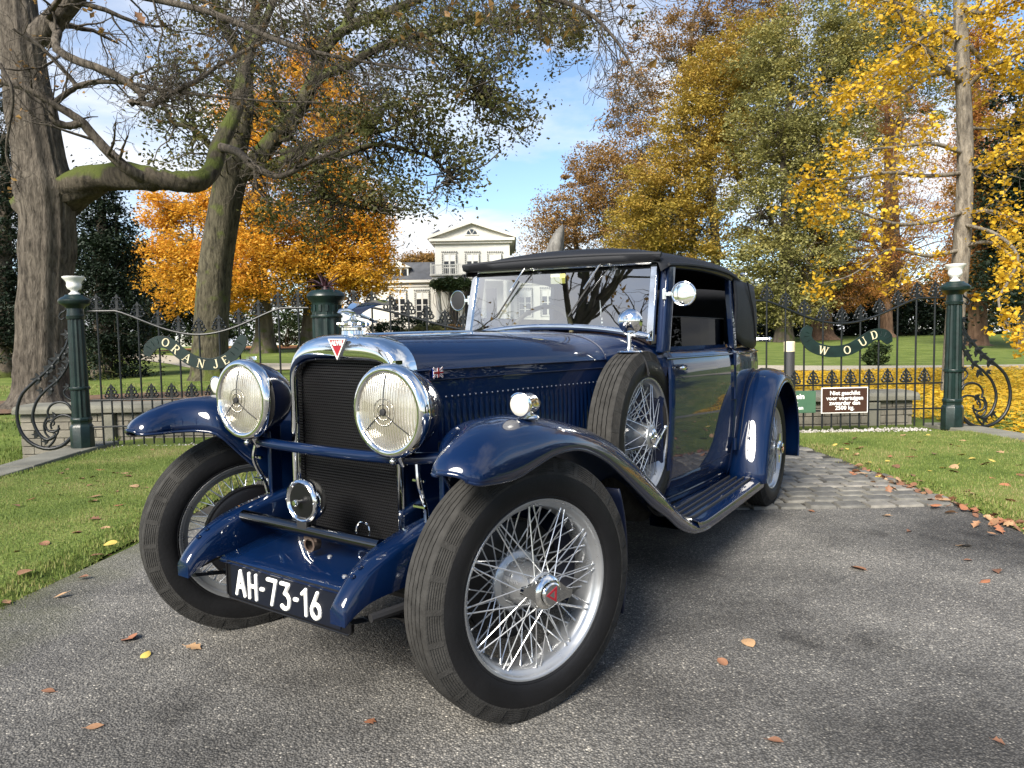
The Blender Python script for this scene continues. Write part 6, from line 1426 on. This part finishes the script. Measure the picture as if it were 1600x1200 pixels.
# characters drawn as round strokes; y grows to the car's left = rightwards for the viewer
def pch(ch):
    if ch == 'A': return [[(0,0),(.27,1),(.54,0)],[(.1,.33),(.44,.33)]]
    if ch == 'H': return [[(0,0),(0,1)],[(.44,0),(.44,1)],[(0,.5),(.44,.5)]]
    if ch == '-': return [[(0,.5),(.14,.5)]]
    if ch == '7': return [[(0,1),(.5,1),(.22,0)]]
    if ch == '3': return [[(.02,1),(.46,1),(.22,.62),(.36,.58),(.46,.45),(.48,.3),(.44,.12),(.32,.01),(.16,0),(.02,.08)]]
    if ch == '1': return [[(0,.82),(.2,1),(.2,0)]]
    if ch == '6': return [[(.36,1),(.12,.55),(.02,.32),(.06,.12),(.2,.0),(.34,.02),(.46,.14),(.48,.32),(.42,.48),(.28,.55),(.14,.5),(.05,.4)]]
h_ = .077; y0 = -.228; wds = {'A':.54,'H':.44,'-':.14,'7':.5,'3':.5,'1':.2,'6':.5}
for i, ch in enumerate('AH-73-16'):
    c = CB()
    for L_ in pch(ch):
        Pq = [(.3665, y0+a*h_, PZ-h_/2+b*h_) for a, b in L_]
        if ch in '36': Pq = [tuple(q) for q in spline(Pq, 24)] if ch == '6' else Pq[:3]+[tuple(q) for q in spline(Pq[2:], 18)][1:]
        for a, b in zip(Pq, Pq[1:]): c.tube([a,b], .0068, 6)
        for a in Pq: c.ball(a, .0068, 8, 5)
    c.build('plate_character', WHITE, plo); y0 += wds[ch]*h_+.0235
# horn
hc = (.275, -.005, .622); c = CB(); c.lathe([(.05,-.05),(.066,-.04),(.070,-.02),(.071,.0),(.069,.008),(.062,.012),(.058,.010),(.056,.004),(.054,.003)], hc, (1,0,0), 36); hn = c.build('horn', CHROME, ang=50)
c = CB(); c.lathe([(.055,.003),(.052,.007),(.02,.009),(0,.009)], hc, (1,0,0), 32); c.build('horn_diaphragm', BLACK, hn)
c = CB(); c.lathe([(.006,.008),(.006,.02),(.010,.022),(.011,.030),(.008,.036),(0,.037)], hc, (1,0,0), 14); c.build('horn_nut', CHROME, hn)
c = CB()
for k in range(6): a = 2*pi*k/6; c.ball((hc[0]+.012, hc[1]+.063*cos(a), hc[2]+.063*sin(a)), .0035, 6, 4)
c.build('horn_screws', CHROME, hn)['kind'] = 'stuff'
c = CB(); c.box((.262,-.005,.548), (.045,.045,.05)); c.build('horn_bracket', BLACKM, hn, bevel=.004)
c = CB(); torus(c, (.11,.09,.50), (1,0,.1), .03, .004, 18); c.build('drain_ring', CHROME)
# ---- mirrors
def mirror(s):
    o = empty('door_mirror', (0,0,0), 0, car); c0 = (-1.43, s*.655, 1.335); rot = Vector((-.25, 0, .05))
    c = CB(); G = []
    ax = Vector((1, s*.10, 0)).normalized()
    c.lathe([(0,.0035),(.02,.0032),(.04,.0022),(.054,0),(.056,-.004),(.052,-.006),(0,-.006)], c0, ax, 30); c.build('mirror_head', CHROME if s > 0 else BLACKM, o)
    c = CB(); torus(c, c0, ax, .0545, .004, 30); c.build('mirror_rim', CHROME, o)
    c = CB(); c.tube([(-1.43,s*.600,1.335),(-1.42,s*.575,1.335),(-1.42,s*.562,1.335)], [.004,.007,.010], 8); c.box((-1.415,s*.566,1.335), (.016,.014,.05)); c.box((-1.42,s*.585,1.335), (.014,.03,.018)); c.build('mirror_arm', CHROME, o, bevel=.002)
for s in (1,-1): mirror(s)
mo = empty('spare_mirror', (0,0,0), 0, car); mb = MB(); c0 = (-1.17, .497, 1.195)
mb.lathe([(0,.03),(.025,.026),(.045,.014),(.056,0),(.057,-.005),(.05,-.006),(0,-.006)], c0, (1,.12,-.05), 30); mb.build('mirror_head', CHROME, mo)
mb = MB(); mb.tube([(-1.175,.490,1.07),(-1.175,.490,1.185)], [.011,.008], 10); mb.lathe([(0,1.058),(.06,1.058),(.055,1.064),(.02,1.07),(.012,1.08)], (-1.19,.487,0), (0,0,1), 24); mb.build('mirror_stem', CHROME, mo)
mb = MB(); mb.tube([(-1.2,.487+.085*cos(a),.672+.402+.0-.14*(1-sin(a))) for a in np.linspace(.1,pi/2,8)], .006, 6); mb.build('strap', RUBBER, mo)
# ------------------------------------------------------------------ fallen leaves
LM = []
for i, c in enumerate([(.20,.095,.05),(.25,.135,.07),(.14,.065,.035),(.34,.21,.11),(.26,.105,.05)]): LM.append(mat('dry_leaf_%d' % i, c, rough=.7, vary=.4, vscale=40))
YEL = mat('yellow_leaf', (.42,.32,.07), rough=.6, vary=.3, vscale=40)
def leafmesh(r, kind, m_):
    n = 7; G = []; curl = r.uniform(-.5,.9); bend = r.uniform(-.4,.6)
    for i in range(n):
        t = i/(n-1); x = t-.5
        if kind == 0: wv = .30*sin(pi*min(1, t*1.05))**.8
        elif kind == 1: wv = .30*sin(pi*t)**.7*(1+.35*cos(t*6*pi))
        else: wv = .42*sin(pi*min(1, t*.9+.1))**.6
        wv = max(wv, .012); z = .12*bend*sin(pi*t)
        G.append([(x, -wv, z+curl*wv*.55), (x, -wv*.5, z+curl*wv*.12+.01), (x, 0, z), (x, wv*.5, z+curl*wv*.12+.01), (x, wv, z+curl*wv*.55)])
    mb = MB(); mb.grid(G); mb.tube([(-.72,.02,.02),(-.5,0,G[0][2][2])], .012, 4); me = mb.mesh('fallen_leaf', m_, True, 70)
    zmin = min(v.co.z for v in me.vertices)
    for v in me.vertices: v.co.z -= zmin
    return me
rl_ = random.Random(17)
LMESH = [leafmesh(rl_, k % 3, LM[k % 5]) for k in range(15)]; LYEL = [leafmesh(rl_, 2, YEL) for k in range(2)]
def groundpt(px, py, z=0.0):
    d = ray(px, py); return CAMP+d*((z-CAM_H)/d.z)
def put(px, py, size, me, label, group=None, z=.004, rz=None):
    p = groundpt(px, py, z); o = link('fallen_leaf', me, None, (p.x, p.y, z)); o.scale = (size*.82,)*3; o.rotation_euler = (rl_.gauss(0,.12), rl_.gauss(0,.12), rl_.uniform(0,6.28) if rz is None else rz)
    return tag(o, label, 'leaf', group)
ASPH = [(75,1080,.055,0,'small orange red leaf on the asphalt, nearest the lower left corner'),(148,1135,.06,1,'orange lobed leaf on the asphalt, lowest of those at the lower left'),(202,997,.085,4,'long tan leaf on the asphalt below the far front wheel'),(228,1023,.05,-1,'small yellow green leaf on the asphalt below the far front wheel'),(302,1012,.085,3,'pale tan stalked leaf on the asphalt below the number plate'),(578,1128,.06,4,'orange leaf on the asphalt left of the near front wheel'),(1212,1158,.055,2,'round brown leaf on the asphalt at the bottom right of the near wheel'),(1128,1034,.05,0,'small red brown leaf on the asphalt beside the paler tan leaf'),(1170,1005,.07,3,'crumpled tan leaf on the asphalt right of the near front wheel'),(1340,888,.085,0,'brown curled leaf alone on the open asphalt at right'),(1540,908,.07,4,'pointed red leaf on the asphalt below the right lawn strip'),(1513,875,.05,0,'small rust leaf on the asphalt below the right lawn strip'),(1558,893,.075,2,'dark brown curled leaf on the asphalt near the right edge'),(1508,853,.08,3,'tan leaf on the asphalt closest to the right lawn strip'),(1561,1160,.045,2,'tiny dark red leaf on the asphalt in the lower right corner'),(1268,799,.06,2,'dark leaf at the border between asphalt and stone setts'),(1385,806,.08,3,'flat pale leaf on the asphalt below the stone setts'),(1420,830,.05,2,'little dark leaf scrap on the asphalt below the stone setts')]
for px, py, sz, k, lb in ASPH:
    put(px, py, sz, LYEL[0] if k < 0 else LMESH[[0,5,10][rl_.randrange(3)]+k], lb, 'leaves scattered on the asphalt')
put(155, 868, .11, LMESH[0], 'large brown leaf at the edge of the left lawn strip', 'leaves scattered on the asphalt', .012)
for (px, py) in [(40,905),(95,930),(130,902),(10,940),(265,955)][:4]: put(px, py, .07, LMESH[rl_.randrange(15)], 'brown leaf lying at the ragged edge of the left lawn strip', 'leaves at the left lawn edge', .012)
for (px, py) in [(95,740),(150,752),(75,755),(127,748),(140,758),(200,745),(180,740),(158,735),(50,780),(25,790),(150,775),(195,740),(172,850),(40,895),(70,850),(120,832),(165,825),(148,812),(210,760),(185,790)]:
    put(px, py, rl_.uniform(.06,.10), LMESH[rl_.randrange(15)] if rl_.random() < .93 else LYEL[1], 'dry leaf lying in the grass of the left lawn strip', 'leaves on the left lawn strip', .045)
for k in range(24):
    x = rl_.uniform(-4.3, -2.35); y = rl_.uniform(3.4, 7.3); o = link('fallen_leaf', LMESH[rl_.randrange(15)], None, (x, y, .042)); o.scale = (rl_.uniform(.04,.07),)*3; o.rotation_euler = (rl_.gauss(0,.25), rl_.gauss(0,.25), rl_.uniform(0,6.28)); tag(o, 'dry leaf lying in the grass of the left lawn strip', 'leaf', 'leaves on the left lawn strip')
for k in range(85):
    x = rl_.uniform(2.95, 5.0); y = rl_.uniform(3.6, 7.4); ye = rl_.random() < .28; o = link('fallen_leaf', LYEL[k % 2] if ye else LMESH[rl_.randrange(15)], None, (x, y, .045)); o.scale = (rl_.uniform(.04,.055) if ye else rl_.uniform(.05,.085),)*3; o.rotation_euler = (rl_.gauss(0,.25), rl_.gauss(0,.25), rl_.uniform(0,6.28))
    tag(o, 'small yellow leaf lying in the grass of the right lawn strip' if ye else 'dry brown leaf lying in the grass of the right lawn strip', 'leaf', 'yellow leaves on the right lawn strip' if ye else 'brown leaves on the right lawn strip')
for k in range(150):
    y = 3.3+2.6*rl_.random()**1.3; x = 2.80+abs(rl_.gauss(0,.05)) if rl_.random() < .8 else 2.72+rl_.gauss(0,.06); o = link('fallen_leaf', LMESH[rl_.randrange(15)], None, (x, y, .006+.02*rl_.random())); o.scale = (rl_.uniform(.04,.08),)*3; o.rotation_euler = (rl_.gauss(0,.4), rl_.gauss(0,.4), rl_.uniform(0,6.28))
    tag(o, 'brown leaf in the drift along the edge of the right lawn strip', 'leaf', 'leaf drift along the right lawn edge')
put(1375, 745, .09, LYEL[0], 'pale yellow leaf standing out at the corner of the right lawn strip', 'leaves on the right lawn strip', .02)
# one brown leaf still hanging from the twigs of the old oak
p = at(218, 28, 10.8); o = link('hanging_leaf', LMESH[1], None, p); o.scale = (.21,)*3; o.rotation_euler = (1.3,.9,.5); tag(o, 'single brown oak leaf hanging from bare twigs high at the left', 'leaf')
